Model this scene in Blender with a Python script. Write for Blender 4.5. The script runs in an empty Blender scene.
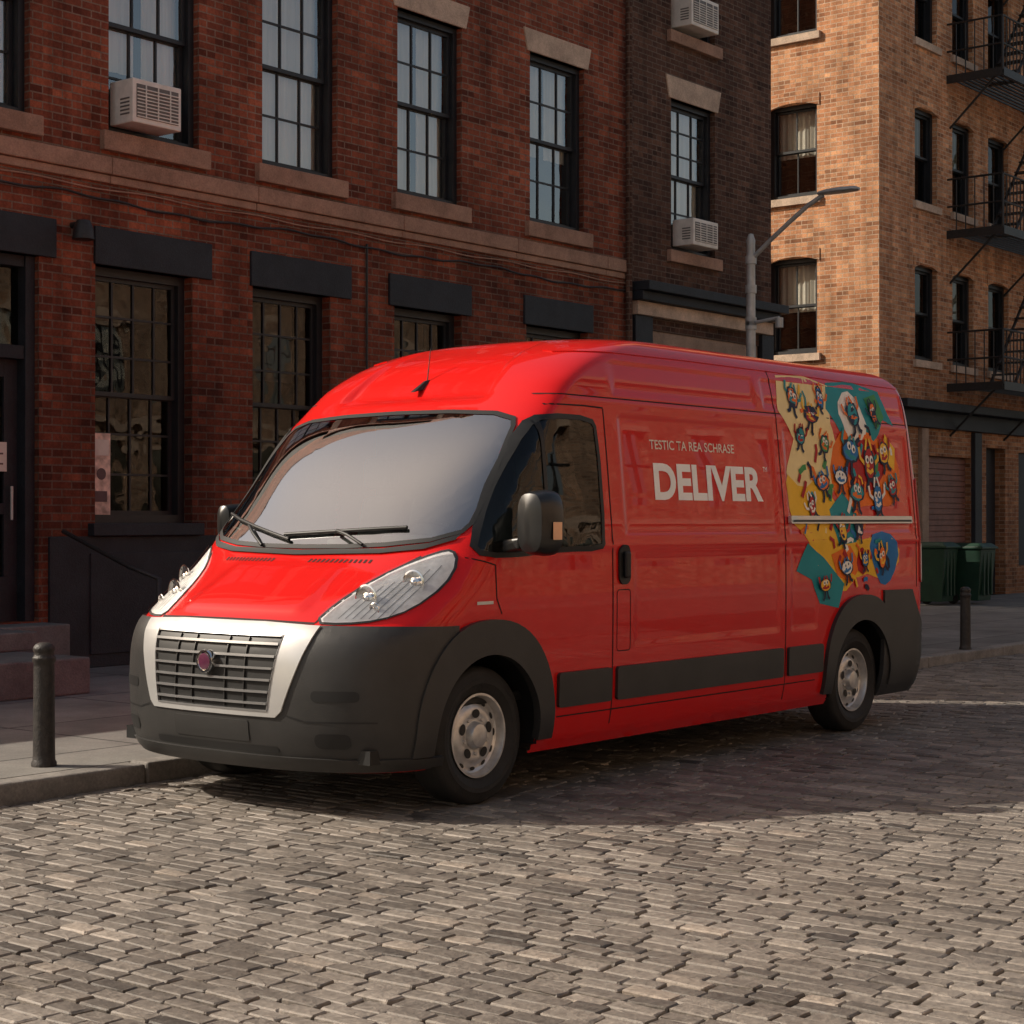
import bpy, bmesh, math, random
import numpy as np
from mathutils import Vector, Matrix
from mathutils.bvhtree import BVHTree
random.seed(3); np.random.seed(3)
scene = bpy.context.scene
COL = scene.collection

# ------------------------------------------------------------------ helpers
def empty(name, loc=(0,0,0)):
    e = bpy.data.objects.new(name, None); e.location = loc
    e.empty_display_size = .2
    COL.objects.link(e); return e

def attach(ob, par):
    if par is not None:
        ob.parent = par
        ob.matrix_parent_inverse = Matrix.Translation(par.location).inverted()

class MB:
    def __init__(s): s.v=[]; s.f=[]; s.m=[]; s.mats=[]
    def mi(s, mat):
        if mat not in s.mats: s.mats.append(mat)
        return s.mats.index(mat)
    def poly(s, pts, mat):
        n=len(s.v); s.v += [tuple(p) for p in pts]; s.f.append(tuple(range(n,n+len(pts)))); s.m.append(s.mi(mat))
    def hexa(s, c, mat):   # c: 8 corners  0-3 bottom, 4-7 top
        n=len(s.v); s.v += [tuple(p) for p in c]; k=s.mi(mat)
        for q in ((0,3,2,1),(4,5,6,7),(0,1,5,4),(1,2,6,5),(2,3,7,6),(3,0,4,7)):
            s.f.append(tuple(n+i for i in q)); s.m.append(k)
    def box(s, x0,x1,y0,y1,z0,z1, mat):
        s.hexa([(x0,y0,z0),(x1,y0,z0),(x1,y1,z0),(x0,y1,z0),(x0,y0,z1),(x1,y0,z1),(x1,y1,z1),(x0,y1,z1)], mat)
    def tube(s, p0, p1, r, mat, seg=12, r1=None, cap=True):
        p0=Vector(p0); p1=Vector(p1); d=(p1-p0).normalized()
        a=d.orthogonal().normalized(); b=d.cross(a); r1=r if r1 is None else r1
        n=len(s.v); k=s.mi(mat)
        for p,rr in ((p0,r),(p1,r1)):
            for i in range(seg):
                t=2*math.pi*i/seg; s.v.append(tuple(p+a*math.cos(t)*rr+b*math.sin(t)*rr))
        for i in range(seg):
            j=(i+1)%seg; s.f.append((n+i,n+j,n+seg+j,n+seg+i)); s.m.append(k)
        if cap:
            s.f.append(tuple(n+i for i in range(seg))[::-1]); s.m.append(k)
            s.f.append(tuple(n+seg+i for i in range(seg))); s.m.append(k)
    def lathe(s, c, prof, mat, axis=(0,0,1), seg=48, ang=2*math.pi, a0=0.0):
        c=Vector(c); ax=Vector(axis).normalized()
        a=ax.orthogonal().normalized() if abs(ax.z)>.5 else Vector((0,0,1)); b=ax.cross(a)
        n=len(s.v); k=s.mi(mat); full=abs(ang-2*math.pi)<1e-6; cols=seg if full else seg+1
        for i in range(cols):
            t=a0+ang*i/seg; d=a*math.cos(t)+b*math.sin(t)
            for (r,h) in prof: s.v.append(tuple(c+d*r+ax*h))
        P=len(prof)
        for i in range(seg):
            j=(i+1)%cols
            for q in range(P-1):
                s.f.append((n+i*P+q,n+j*P+q,n+j*P+q+1,n+i*P+q+1)); s.m.append(k)
    def make(s, name, par=None, smooth=False, bevel=0):
        me=bpy.data.meshes.new(name); me.from_pydata(s.v,[],s.f)
        for m in s.mats: me.materials.append(m)
        me.polygons.foreach_set('material_index', s.m)
        me.polygons.foreach_set('use_smooth',[smooth]*len(s.f))
        me.update()
        if smooth:
            bm=bmesh.new(); bm.from_mesh(me); bmesh.ops.remove_doubles(bm,verts=bm.verts,dist=1e-5)
            bmesh.ops.recalc_face_normals(bm,faces=bm.faces)
            for e in bm.edges:
                if len(e.link_faces)==2 and e.calc_face_angle(0)>math.radians(38): e.smooth=False
            bm.to_mesh(me); bm.free()
        ob=bpy.data.objects.new(name,me); COL.objects.link(ob); attach(ob,par)
        if bevel:
            b=ob.modifiers.new('bev','BEVEL'); b.width=bevel; b.segments=2; b.limit_method='ANGLE'
        return ob

# ------------------------------------------------------------------ materials
def new_mat(name):
    m=bpy.data.materials.new(name); m.use_nodes=True; nt=m.node_tree
    return m, nt, nt.nodes, nt.links, nt.nodes['Principled BSDF']
def coords(nt): return nt.nodes.new('ShaderNodeTexCoord').outputs['Object']
def noise(nt, vec, scale, detail=3, rough=.6):
    n=nt.nodes.new('ShaderNodeTexNoise'); n.inputs['Scale'].default_value=scale
    n.inputs['Detail'].default_value=detail; n.inputs['Roughness'].default_value=rough
    nt.links.new(vec,n.inputs['Vector']); return n.outputs['Fac']
def ramp(nt, fac, stops, interp='LINEAR'):
    r=nt.nodes.new('ShaderNodeValToRGB'); r.color_ramp.interpolation=interp
    el=r.color_ramp.elements
    while len(el)<len(stops): el.new(.5)
    for e,(p,c) in zip(el,stops):
        e.position=p; e.color=(*c,1) if len(c)==3 else c
    nt.links.new(fac,r.inputs['Fac']); return r.outputs['Color']
def mixc(nt, a, b, fac, mode='MIX'):
    m=nt.nodes.new('ShaderNodeMix'); m.data_type='RGBA'; m.blend_type=mode
    for s,v in ((m.inputs[0],fac),(m.inputs[6],a),(m.inputs[7],b)):
        if hasattr(v,'links'): nt.links.new(v,s)
        elif isinstance(v,(int,float)): s.default_value=v
        else: s.default_value=(*v,1)
    return m.outputs[2]
def math_n(nt, op, a, b=0.0):
    m=nt.nodes.new('ShaderNodeMath'); m.operation=op
    for i,v in enumerate((a,b)):
        if hasattr(v,'links'): nt.links.new(v,m.inputs[i])
        else: m.inputs[i].default_value=v
    return m.outputs[0]
def bump(nt, h, strength, dist, normal=None):
    b=nt.nodes.new('ShaderNodeBump'); b.inputs['Strength'].default_value=strength; b.inputs['Distance'].default_value=dist
    nt.links.new(h,b.inputs['Height'])
    if normal is not None: nt.links.new(normal,b.inputs['Normal'])
    return b.outputs['Normal']
def simple(name, col, rough=.5, metal=0, coat=0, var=.15, scale=6, bmp=0, bscale=60, spec=.5, coatr=.04):
    m,nt,N,L,p=new_mat(name); c=coords(nt)
    lo=tuple(x*(1-var) for x in col); hi=tuple(min(1,x*(1+var)) for x in col)
    L.new(ramp(nt, noise(nt,c,scale,3), [(.3,lo),(.7,hi)]), p.inputs['Base Color'])
    p.inputs['Roughness'].default_value=rough; p.inputs['Metallic'].default_value=metal
    p.inputs['Coat Weight'].default_value=coat; p.inputs['Coat Roughness'].default_value=coatr
    p.inputs['Specular IOR Level'].default_value=spec
    if bmp: L.new(bump(nt,noise(nt,c,bscale,2),bmp,.01),p.inputs['Normal'])
    return m
def box_uv(nt):
    c=coords(nt); sep=nt.nodes.new('ShaderNodeSeparateXYZ'); nt.links.new(c,sep.inputs[0])
    g=nt.nodes.new('ShaderNodeNewGeometry'); sn=nt.nodes.new('ShaderNodeSeparateXYZ'); nt.links.new(g.outputs['True Normal'],sn.inputs[0])
    ax=math_n(nt,'GREATER_THAN',math_n(nt,'ABSOLUTE',sn.outputs[0]),.5)
    u=math_n(nt,'ADD',math_n(nt,'MULTIPLY',sep.outputs[0],math_n(nt,'SUBTRACT',1.0,ax)),math_n(nt,'MULTIPLY',sep.outputs[1],ax))
    cb=nt.nodes.new('ShaderNodeCombineXYZ'); nt.links.new(u,cb.inputs[0]); nt.links.new(sep.outputs[2],cb.inputs[1])
    return c, cb.outputs[0], sep
def brick(name, c1, c2, mortar, dark=.35, spk=(.42,.36,.36), shade_grime=True):
    m,nt,N,L,p=new_mat(name); c,uv,sep=box_uv(nt)
    def bt(bw,ms,bias,a,b_,mo):
        b=N.new('ShaderNodeTexBrick'); L.new(uv,b.inputs['Vector'])
        b.inputs['Scale'].default_value=1; b.inputs['Brick Width'].default_value=bw; b.inputs['Row Height'].default_value=.072
        b.inputs['Mortar Size'].default_value=ms; b.inputs['Mortar Smooth'].default_value=.15; b.inputs['Bias'].default_value=bias
        b.inputs['Color1'].default_value=(*a,1); b.inputs['Color2'].default_value=(*b_,1); b.inputs['Mortar'].default_value=(*mo,1)
        return b
    b=bt(.215,.0075,-.1,c1,c2,mortar)
    b2=bt(.215,0,.45,(1,1,1),spk,(1,1,1))
    col=mixc(nt,b.outputs['Color'],mixc(nt,(1,1,1),b2.outputs['Color'],.5),math_n(nt,'SUBTRACT',1.0,b.outputs['Fac']),'MULTIPLY')
    vo=N.new('ShaderNodeTexWhiteNoise'); vo.noise_dimensions='2D'
    sp=N.new('ShaderNodeSeparateXYZ'); L.new(uv,sp.inputs[0])
    row=math_n(nt,'FLOOR',math_n(nt,'DIVIDE',sp.outputs[1],.072))
    par=math_n(nt,'MULTIPLY',math_n(nt,'MODULO',row,2.0),.1075)
    colm=math_n(nt,'FLOOR',math_n(nt,'DIVIDE',math_n(nt,'ADD',sp.outputs[0],par),.215))
    cb=N.new('ShaderNodeCombineXYZ'); L.new(row,cb.inputs[0]); L.new(colm,cb.inputs[1]); L.new(cb.outputs[0],vo.inputs['Vector'])
    odd=ramp(nt,vo.outputs['Value'],[(0,(.45,.42,.42)),(.15,(.78,.76,.76)),(.5,(1,1,1)),(.9,(1.15,1.15,1.12)),(1,(1.4,1.45,1.45))])
    col=mixc(nt,col,odd,math_n(nt,'MULTIPLY',math_n(nt,'SUBTRACT',1.0,b.outputs['Fac']),.85),'MULTIPLY')
    st=ramp(nt,noise(nt,c,.9,4,.65),[(.32,(1-dark,)*3),(.68,(1.12,1.1,1.08))])
    col=mixc(nt,col,st,1.0,'MULTIPLY')
    mp=N.new('ShaderNodeMapping'); mp.inputs['Scale'].default_value=(5,5,.5); L.new(c,mp.inputs[0])
    st2=ramp(nt,noise(nt,mp.outputs[0],1.0,3,.6),[(.35,(.60,.58,.56)),(.6,(1,1,1))])
    col=mixc(nt,col,st2,.75,'MULTIPLY')
    fine=ramp(nt,noise(nt,c,38,3,.7),[(.3,(.7,.7,.7)),(.7,(1.2,1.2,1.2))])
    col=mixc(nt,col,fine,.9,'MULTIPLY')
    if shade_grime:  # shade of the lower walls, with grime, put into the brick colour
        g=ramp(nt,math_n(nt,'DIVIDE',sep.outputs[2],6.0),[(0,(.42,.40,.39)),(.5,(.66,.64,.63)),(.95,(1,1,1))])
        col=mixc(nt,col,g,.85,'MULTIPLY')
    L.new(col,p.inputs['Base Color']); p.inputs['Roughness'].default_value=.9; p.inputs['Specular IOR Level'].default_value=.25
    h=math_n(nt,'ADD',math_n(nt,'MULTIPLY',b.outputs['Fac'],-1.0),math_n(nt,'MULTIPLY',noise(nt,c,60,2),.5))
    L.new(bump(nt,h,1.0,.014),p.inputs['Normal'])
    return m
def stone(name, col, rough=.85, var=.3, scale=3):
    m,nt,N,L,p=new_mat(name); c=coords(nt)
    a=ramp(nt,noise(nt,c,scale,5,.7),[(.3,tuple(x*(1-var) for x in col)),(.7,tuple(x*(1+var) for x in col))])
    f=noise(nt,c,60,3,.7)
    L.new(mixc(nt,a,ramp(nt,f,[(.3,(.78,.78,.78)),(.7,(1.14,1.14,1.14))]),1.0,'MULTIPLY'),p.inputs['Base Color']); p.inputs['Roughness'].default_value=rough
    p.inputs['Specular IOR Level'].default_value=.3
    L.new(bump(nt,f,.5,.01),p.inputs['Normal'])
    return m
def glass(name, tint=(.75,.8,.78), refl_add=.04, gain=1.6, rough=.02, wob=.12):
    m=bpy.data.materials.new(name); m.use_nodes=True; nt=m.node_tree; N=nt.nodes; L=nt.links
    N.remove(N['Principled BSDF']); out=N['Material Output']
    t=N.new('ShaderNodeBsdfTransparent'); t.inputs['Color'].default_value=(*tint,1)
    g=N.new('ShaderNodeBsdfGlossy'); g.inputs['Roughness'].default_value=rough; g.inputs['Color'].default_value=(1,1,1,1)
    fr=N.new('ShaderNodeFresnel'); fr.inputs['IOR'].default_value=1.5
    if wob: L.new(bump(nt,noise(nt,coords(nt),1.6,2),wob,.05),g.inputs['Normal'])
    f=math_n(nt,'MINIMUM',math_n(nt,'ADD',math_n(nt,'MULTIPLY',fr.outputs[0],gain),refl_add),1.0)
    mx=N.new('ShaderNodeMixShader'); L.new(f,mx.inputs[0]); L.new(t.outputs[0],mx.inputs[1]); L.new(g.outputs[0],mx.inputs[2])
    L.new(mx.outputs[0],out.inputs['Surface']); return m

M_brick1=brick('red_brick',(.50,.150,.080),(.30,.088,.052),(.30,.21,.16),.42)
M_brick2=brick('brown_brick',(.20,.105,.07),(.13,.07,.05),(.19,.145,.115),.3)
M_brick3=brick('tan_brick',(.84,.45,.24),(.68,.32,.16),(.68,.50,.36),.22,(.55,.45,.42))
M_brick4=brick('warm_brick',(.58,.40,.28),(.48,.31,.20),(.5,.42,.33),.2,(.6,.5,.45),False)
M_stone=stone('brownstone_trim',(.54,.41,.31))
M_ledge=stone('ledge_stone',(.36,.22,.155))
M_slate=stone('slate_paint',(.022,.026,.032),.55,.3)
M_frame=simple('window_frame_paint',(.014,.016,.019),.45,var=.25)
M_wglass=glass('window_glass',(.92,.92,.88),.12,2.3,.01)
M_dglass=glass('ground_window_glass',(.42,.45,.43),.01,.7,.01)
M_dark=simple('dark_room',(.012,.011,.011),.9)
M_conc=stone('concrete_step',(.150,.152,.142))
M_metal=simple('painted_iron',(.02,.018,.017),.5,var=.4,scale=30,bmp=.3)
M_galv=simple('galvanised_steel',(.42,.43,.42),.5,.35,var=.2)
M_shutter=simple('roller_shutter',(.19,.085,.065),.55,var=.2)
M_beige=stone('shopfront_stone',(.33,.24,.18))
M_ac=simple('ac_plastic',(.76,.72,.65),.5,var=.12,scale=8)
M_acd=simple('ac_grille',(.13,.12,.11),.5)
M_bin=simple('bin_green',(.010,.040,.022),.45,var=.3,scale=4)
def curtain_mat():
    m,nt,N,L,p=new_mat('curtain_cloth'); c=coords(nt)
    mp=N.new('ShaderNodeMapping'); mp.inputs['Scale'].default_value=(9,9,.35); L.new(c,mp.inputs[0])
    f=noise(nt,mp.outputs[0],1.0,3,.5)
    L.new(ramp(nt,f,[(.3,(.62,.58,.51)),(.7,(.92,.89,.82))]),p.inputs['Base Color'])
    p.inputs['Roughness'].default_value=.9; return m
M_curt=curtain_mat()

# ------------------------------------------------------------------ ground
def cobble_mat(use_attr=True):
    m,nt,N,L,p=new_mat('granite_setts' if use_attr else 'distant_setts'); c=coords(nt)
    if use_attr:
        at=N.new('ShaderNodeAttribute'); at.attribute_name='rnd'; f=at.outputs['Fac']
        col=ramp(nt,f,[(0,(.085,.073,.063)),(.25,(.155,.134,.115)),(.55,(.225,.195,.167)),(.85,(.30,.262,.226)),(1,(.38,.32,.265))])
        n0=noise(nt,c,34,5,.75)
        col=mixc(nt,col,ramp(nt,n0,[(.25,(.45,.45,.45)),(.55,(1.0,1.0,1.0)),(.8,(1.5,1.48,1.44))]),1.0,'MULTIPLY')
        st=ramp(nt,noise(nt,c,.8,4,.6),[(.3,(.66,.64,.62)),(.65,(1.1,1.1,1.1))])
        col=mixc(nt,col,st,1.0,'MULTIPLY')
        L.new(bump(nt,n0,.8,.008),p.inputs['Normal'])
        L.new(ramp(nt,n0,[(.3,(.38,)*3),(.7,(.7,)*3)]),p.inputs['Roughness'])
    else:
        mp=N.new('ShaderNodeMapping'); mp.inputs['Rotation'].default_value=(0,0,math.pi/2); L.new(c,mp.inputs[0])
        b=N.new('ShaderNodeTexBrick'); L.new(mp.outputs[0],b.inputs[0]); b.inputs['Scale'].default_value=1
        b.inputs['Brick Width'].default_value=.17; b.inputs['Row Height'].default_value=.085; b.inputs['Mortar Size'].default_value=.009
        b.inputs['Color1'].default_value=(.26,.23,.20,1); b.inputs['Color2'].default_value=(.14,.124,.108,1); b.inputs['Mortar'].default_value=(.035,.03,.025,1)
        col=b.outputs['Color']; p.inputs['Roughness'].default_value=.7
        L.new(bump(nt,b.outputs['Fac'],-.6,.02),p.inputs['Normal'])
    L.new(col,p.inputs['Base Color']); return m
M_cob=cobble_mat(); M_cob2=cobble_mat(False)
M_bed=stone('grout_sand',(.030,.025,.021),.95)
M_asph=stone('far_ground_mat',(.16,.14,.12),.9)

KY=1.87          # kerb face
mb=MB(); mb.poly([(-500,-500,-.12),(500,-500,-.12),(500,500,-.12),(-500,500,-.12)],M_asph); mb.make('ground')
X0,X1,Y0=-5.6,24.0,-6.2
mb=MB()
mb.poly([(X0,Y0,-.020),(X1,Y0,-.020),(X1,KY,-.020),(X0,KY,-.020)],M_bed)
for (a,b,c_,d) in ((-60,X0,-12,KY),(X1,90,-12,KY),(X0,X1,-12,Y0)):
    mb.poly([(a,c_,-.004),(b,c_,-.004),(b,d,-.004),(a,d,-.004)],M_cob2)
road=empty('cobblestone_road')
mb.make('road_bed',road)
st=[]; x=X0
while x<X1:
    w=random.uniform(.074,.092); y=Y0+random.uniform(0,.15)
    while y<KY-.06:
        l=random.uniform(.130,.205)
        if y+l>KY-.01: l=KY-.01-y
        if l>.06: st.append((x+w/2,y+l/2,w/2,l/2))
        y+=l
    x+=w
st=np.array(st); n=len(st)
cx,cy,hx,hy=st.T
wob=.018*np.sin(cy*1.1+.3*np.sin(cx*.7))+.007*np.sin(cy*3.1+cx*.5)
cx=cx+wob; gap=np.random.uniform(.003,.0055,n)
hx=hx-gap; hy=hy-gap
zt=np.random.normal(0,.0020,n)+.008*np.sin(cx*1.3+.5)*np.sin(cy*1.1)
tx=np.random.normal(0,.024,n); ty=np.random.normal(0,.010,n)
rot=np.random.normal(0,.018,n)
V=np.zeros((n,25,3))
cn=np.array([(1,.6),(.88,1),(-.88,1),(-1,.6),(-1,-.6),(-.88,-1),(.88,-1),(1,-.6)])
for r,(ins,z) in enumerate(((0,-.030),(.0005,-.0050),(.0050,.0))):
    ux=cn[:,0][None,:]*(hx-ins)[:,None]; uy=cn[:,1][None,:]*(hy-ins)[:,None]
    uy=np.where(np.abs(cn[:,1])[None,:]<1, np.sign(cn[:,1])[None,:]*(hy-ins-.006)[:,None], uy)
    jit=np.random.normal(0,.0018,(n,8,2)); ux=ux+jit[:,:,0]; uy=uy+jit[:,:,1]
    V[:,r*8:(r+1)*8,0]=ux; V[:,r*8:(r+1)*8,1]=uy; V[:,r*8:(r+1)*8,2]=z+np.random.normal(0,.0007,(n,8))
V[:,24,2]=.0010
cr,sr=np.cos(rot)[:,None],np.sin(rot)[:,None]
lx=V[:,:,0].copy(); ly=V[:,:,1].copy()
V[:,:,2]+= (zt[:,None]+lx*tx[:,None]+ly*ty[:,None])*(V[:,:,2]>-.026)
V[:,:,0]=lx*cr-ly*sr+cx[:,None]; V[:,:,1]=lx*sr+ly*cr+cy[:,None]
V=V.reshape(-1,3)
q=[]
for r in range(2):
    for i in range(8):
        j=(i+1)%8; q.append((r*8+i,r*8+j,r*8+8+j,r*8+8+i))
t=[(16+i,16+(i+1)%8,24) for i in range(8)]
Q=(np.array(q)[None]+np.arange(n)[:,None,None]*25).reshape(-1,4); T=(np.array(t)[None]+np.arange(n)[:,None,None]*25).reshape(-1,3)
me=bpy.data.meshes.new('setts'); nq,ntr=len(Q),len(T)
me.vertices.add(len(V)); me.vertices.foreach_set('co',V.ravel())
me.loops.add(nq*4+ntr*3); me.loops.foreach_set('vertex_index',np.concatenate([Q.ravel(),T.ravel()]).astype(np.int32))
me.polygons.add(nq+ntr)
me.polygons.foreach_set('loop_start',np.concatenate([np.arange(nq)*4,nq*4+np.arange(ntr)*3]).astype(np.int32))
me.update(calc_edges=True); me.validate()
me.polygons.foreach_set('use_smooth',[False]*len(me.polygons))
at=me.attributes.new('rnd','FLOAT','POINT'); at.data.foreach_set('value',np.repeat(np.clip(np.random.normal(.5,.22,n),0,1),25).astype(np.float32))
me.materials.append(M_cob); ob=bpy.data.objects.new('setts',me); COL.objects.link(ob); attach(ob,road)

def slab_mat():
    m,nt,N,L,p=new_mat('pavement_slabs'); c=coords(nt)
    b=N.new('ShaderNodeTexBrick'); L.new(c,b.inputs[0]); b.offset=0.0
    b.inputs['Scale'].default_value=1; b.inputs['Brick Width'].default_value=1.5; b.inputs['Row Height'].default_value=1.3; b.inputs['Mortar Size'].default_value=.012
    b.inputs['Color1'].default_value=(.235,.218,.195,1); b.inputs['Color2'].default_value=(.185,.172,.155,1); b.inputs['Mortar'].default_value=(.05,.045,.04,1)
    s=ramp(nt,noise(nt,c,1.3,6,.7),[(.3,(.55,.55,.55)),(.7,(1.15,1.15,1.15))])
    f0=noise(nt,c,70,3,.7)
    L.new(mixc(nt,mixc(nt,b.outputs['Color'],s,1.0,'MULTIPLY'),ramp(nt,f0,[(.3,(.78,.78,.78)),(.7,(1.15,1.15,1.15))]),1.0,'MULTIPLY'),p.inputs['Base Color']); p.inputs['Roughness'].default_value=.85
    L.new(bump(nt,math_n(nt,'SUBTRACT',math_n(nt,'MULTIPLY',f0,.4),b.outputs['Fac']),.6,.008),p.inputs['Normal']); return m
M_slab=slab_mat(); M_kerb=stone('kerb_granite',(.24,.218,.195),.8,.35,4)
pv=empty('pavement'); mb=MB(); mb.box(-60,90,KY+.165,7.45,-.1,.100,M_slab); mb.box(15.5,19.1,7.45,30,-.1,.09,M_slab); mb.make('paving',pv)
mb=MB(); x=-30
while x<60:
    l=random.uniform(1.3,1.9); mb.box(x+.006,x+l-.006,KY+random.uniform(-.006,.006),KY+.16,-.1,.104+random.uniform(-.004,.004),M_kerb); x+=l
mb.make('kerb',pv,bevel=.014)
pv2=empty('pavement'); mb=MB(); mb.box(-60,90,-15.5,-12.17,-.1,.10,M_slab); mb.box(-60,90,-12.16,-12,-.1,.104,M_kerb); mb.make('paving',pv2)

# ------------------------------------------------------------------ buildings
def frame_fn(o,u,n):
    o=Vector(o);u=Vector(u);n=Vector(n)
    return lambda a,z,d: o+u*a+Vector((0,0,z))-n*d
def fbox(mb,P,u0,u1,z0,z1,d0,d1,mat):
    mb.hexa([P(u0,z0,d0),P(u1,z0,d0),P(u1,z0,d1),P(u0,z0,d1),P(u0,z1,d0),P(u1,z1,d0),P(u1,z1,d1),P(u0,z1,d1)],mat)
def wall(mb,P,u0,u1,z0,z1,ops,mat,depth=.28,room=True):
    us=sorted({u0,u1,*[o[0] for o in ops],*[o[1] for o in ops]}); zs=sorted({z0,z1,*[o[2] for o in ops],*[o[3] for o in ops]})
    for a,b in zip(us,us[1:]):
        for c,d in zip(zs,zs[1:]):
            if any(o[0]<=(a+b)/2<=o[1] and o[2]<=(c+d)/2<=o[3] for o in ops): continue
            mb.poly([P(a,c,0),P(b,c,0),P(b,d,0),P(a,d,0)],mat)
    for (a,b,c,d) in ops:
        D=depth
        for pts in ([P(a,c,0),P(a,c,D),P(a,d,D),P(a,d,0)],[P(b,c,0),P(b,d,0),P(b,d,D),P(b,c,D)],
                    [P(a,c,0),P(b,c,0),P(b,c,D),P(a,c,D)],[P(a,d,0),P(a,d,D),P(b,d,D),P(b,d,0)]): mb.poly(pts,mat)
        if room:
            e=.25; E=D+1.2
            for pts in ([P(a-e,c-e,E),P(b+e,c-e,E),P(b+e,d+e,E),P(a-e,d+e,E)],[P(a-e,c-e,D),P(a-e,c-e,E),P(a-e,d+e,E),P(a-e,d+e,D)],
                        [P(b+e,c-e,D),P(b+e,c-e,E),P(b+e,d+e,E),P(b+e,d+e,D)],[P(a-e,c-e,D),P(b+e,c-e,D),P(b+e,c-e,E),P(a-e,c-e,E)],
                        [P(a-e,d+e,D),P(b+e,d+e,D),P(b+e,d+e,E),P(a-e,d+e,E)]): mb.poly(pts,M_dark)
def window(P,par,u0,u1,z0,z1,cols=3,rows=(2,2),rec=.14,curt=(0,1),gl=None,fw=.065,name='window'):
    mb=MB(); gl=gl or M_wglass; r=rec
    fbox(mb,P,u0,u0+fw,z0,z1,r-.05,r+.10,M_frame); fbox(mb,P,u1-fw,u1,z0,z1,r-.05,r+.10,M_frame)
    fbox(mb,P,u0+fw,u1-fw,z1-fw,z1,r-.05,r+.10,M_frame); fbox(mb,P,u0+fw,u1-fw,z0,z0+fw,r-.05,r+.10,M_frame)
    a,b=u0+fw,u1-fw; c,d=z0+fw,z1-fw; mid=(c+d)/2
    for (s0,s1,dd,nr) in ((mid,d,0.0,rows[0]),(c,mid+.03,.042,rows[1])):
        q0=r+dd; q1=q0+.038; sw=.04
        fbox(mb,P,a,a+sw,s0,s1,q0,q1,M_frame); fbox(mb,P,b-sw,b,s0,s1,q0,q1,M_frame)
        fbox(mb,P,a+sw,b-sw,s0,s0+sw,q0,q1,M_frame); fbox(mb,P,a+sw,b-sw,s1-sw,s1,q0,q1,M_frame)
        for i in range(1,cols):
            u=a+(b-a)*i/cols; fbox(mb,P,u-.010,u+.010,s0+sw,s1-sw,q0+.004,q1-.006,M_frame)
        for i in range(1,nr):
            z=s0+(s1-s0)*i/nr; fbox(mb,P,a+sw,b-sw,z-.010,z+.010,q0+.006,q1-.004,M_frame)
        k=random.uniform(-.004,.004)
        mb.poly([P(a+sw,s0+sw,q0+.02+k),P(b-sw,s0+sw,q0+.02-k),P(b-sw,s1-sw,q0+.02-k*.5),P(a+sw,s1-sw,q0+.02+k)],gl)
    if curt:
        lo=c+(d-c)*curt[0]; hi=c+(d-c)*curt[1]
        gapc=random.choice([0,0,.04]); n=24
        for i in range(n):
            ua=a+(b-a)*i/n; ub=a+(b-a)*(i+1)/n
            if abs((ua+ub)/2-(a+b)/2)<gapc: continue
            da=.012*math.sin(i*1.9); db=.012*math.sin((i+1)*1.9)
            mb.poly([P(ua,lo,r+.13+da),P(ub,lo,r+.13+db),P(ub,hi,r+.13+db),P(ua,hi,r+.13+da)],M_curt)
    return mb.make(name,par)
def ac_unit(P,par,u0,u1,z0,z1,out=.33):
    mb=MB(); fbox(mb,P,u0,u1,z0,z1,-out,.10,M_ac)
    mb.make('air_conditioner_body',par,bevel=.012)
    mb=MB(); fbox(mb,P,u0+.04,u1-.04,z0+.05,z1-.05,-out-.004,-out+.02,M_acd)
    k=int((z1-z0-.1)/.032)
    for i in range(k): fbox(mb,P,u0+.045,u1-.045,z0+.055+i*.032,z0+.064+i*.032,-out-.014,-out-.004,M_ac)
    for i in range(1,4):
        u=u0+(u1-u0)*i/4; fbox(mb,P,u-.005,u+.005,z0+.05,z1-.05,-out-.018,-out-.008,M_ac)
    for i in range(5): fbox(mb,P,u0-.004,u0,z0+.08+i*.035,z0+.095+i*.035,-out+.05,-.06,M_acd)
    mb.make('air_conditioner_grille',par)

FY=7.3
Pf=frame_fn((0,FY,0),(1,0,0),(0,-1,0))
# --- building 1 (red brick)
b1=empty('brick_building',(6.8,FY,0))
BX0=1.6; B1=11.94; H1=12.2
up=[(1.72,2.66),(3.53,4.63),(5.47,6.56),(7.50,8.60),(9.87,10.98)]
gd=[(3.38,4.55),(5.34,6.45),(7.45,8.60),(9.80,11.05)]
door=(1.72,2.76,.55,3.80)
ops=[(a,b,5.04,7.10) for a,b in up]+[(a,b,8.5,10.4) for a,b in up]+[(a,b,1.42,3.80) for a,b in gd]+[door]
mb=MB(); wall(mb,Pf,BX0,B1,0,H1,ops,M_brick1)
mb.box(BX0,B1,13.0,13.3,0,H1,M_brick1); mb.poly([(BX0,FY,0),(BX0,13.3,0),(BX0,13.3,H1),(BX0,FY,H1)],M_brick1)
mb.poly([(BX0,FY,H1-.05),(B1,FY,H1-.05),(B1,13.3,H1-.05),(BX0,13.3,H1-.05)],M_asph)
mb.make('walls',b1)
mb=MB()
for i,(a,b) in enumerate(up):
    for zz in (7.10,10.4):
        mb.hexa([Pf(a-.06,zz,-.02),Pf(b+.06,zz,-.02),Pf(b+.06,zz,.1),Pf(a-.06,zz,.1),Pf(a-.13,zz+.27,-.02),Pf(b+.13,zz+.27,-.02),Pf(b+.13,zz+.27,.1),Pf(a-.13,zz+.27,.1)],M_stone)
    for zz in (4.86,8.32): fbox(mb,Pf,a-.1,b+.1,zz,zz+.18,-.07,.12,M_ledge)
mb.make('lintels_and_sills',b1,bevel=.008)
mb=MB(); x=BX0
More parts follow.
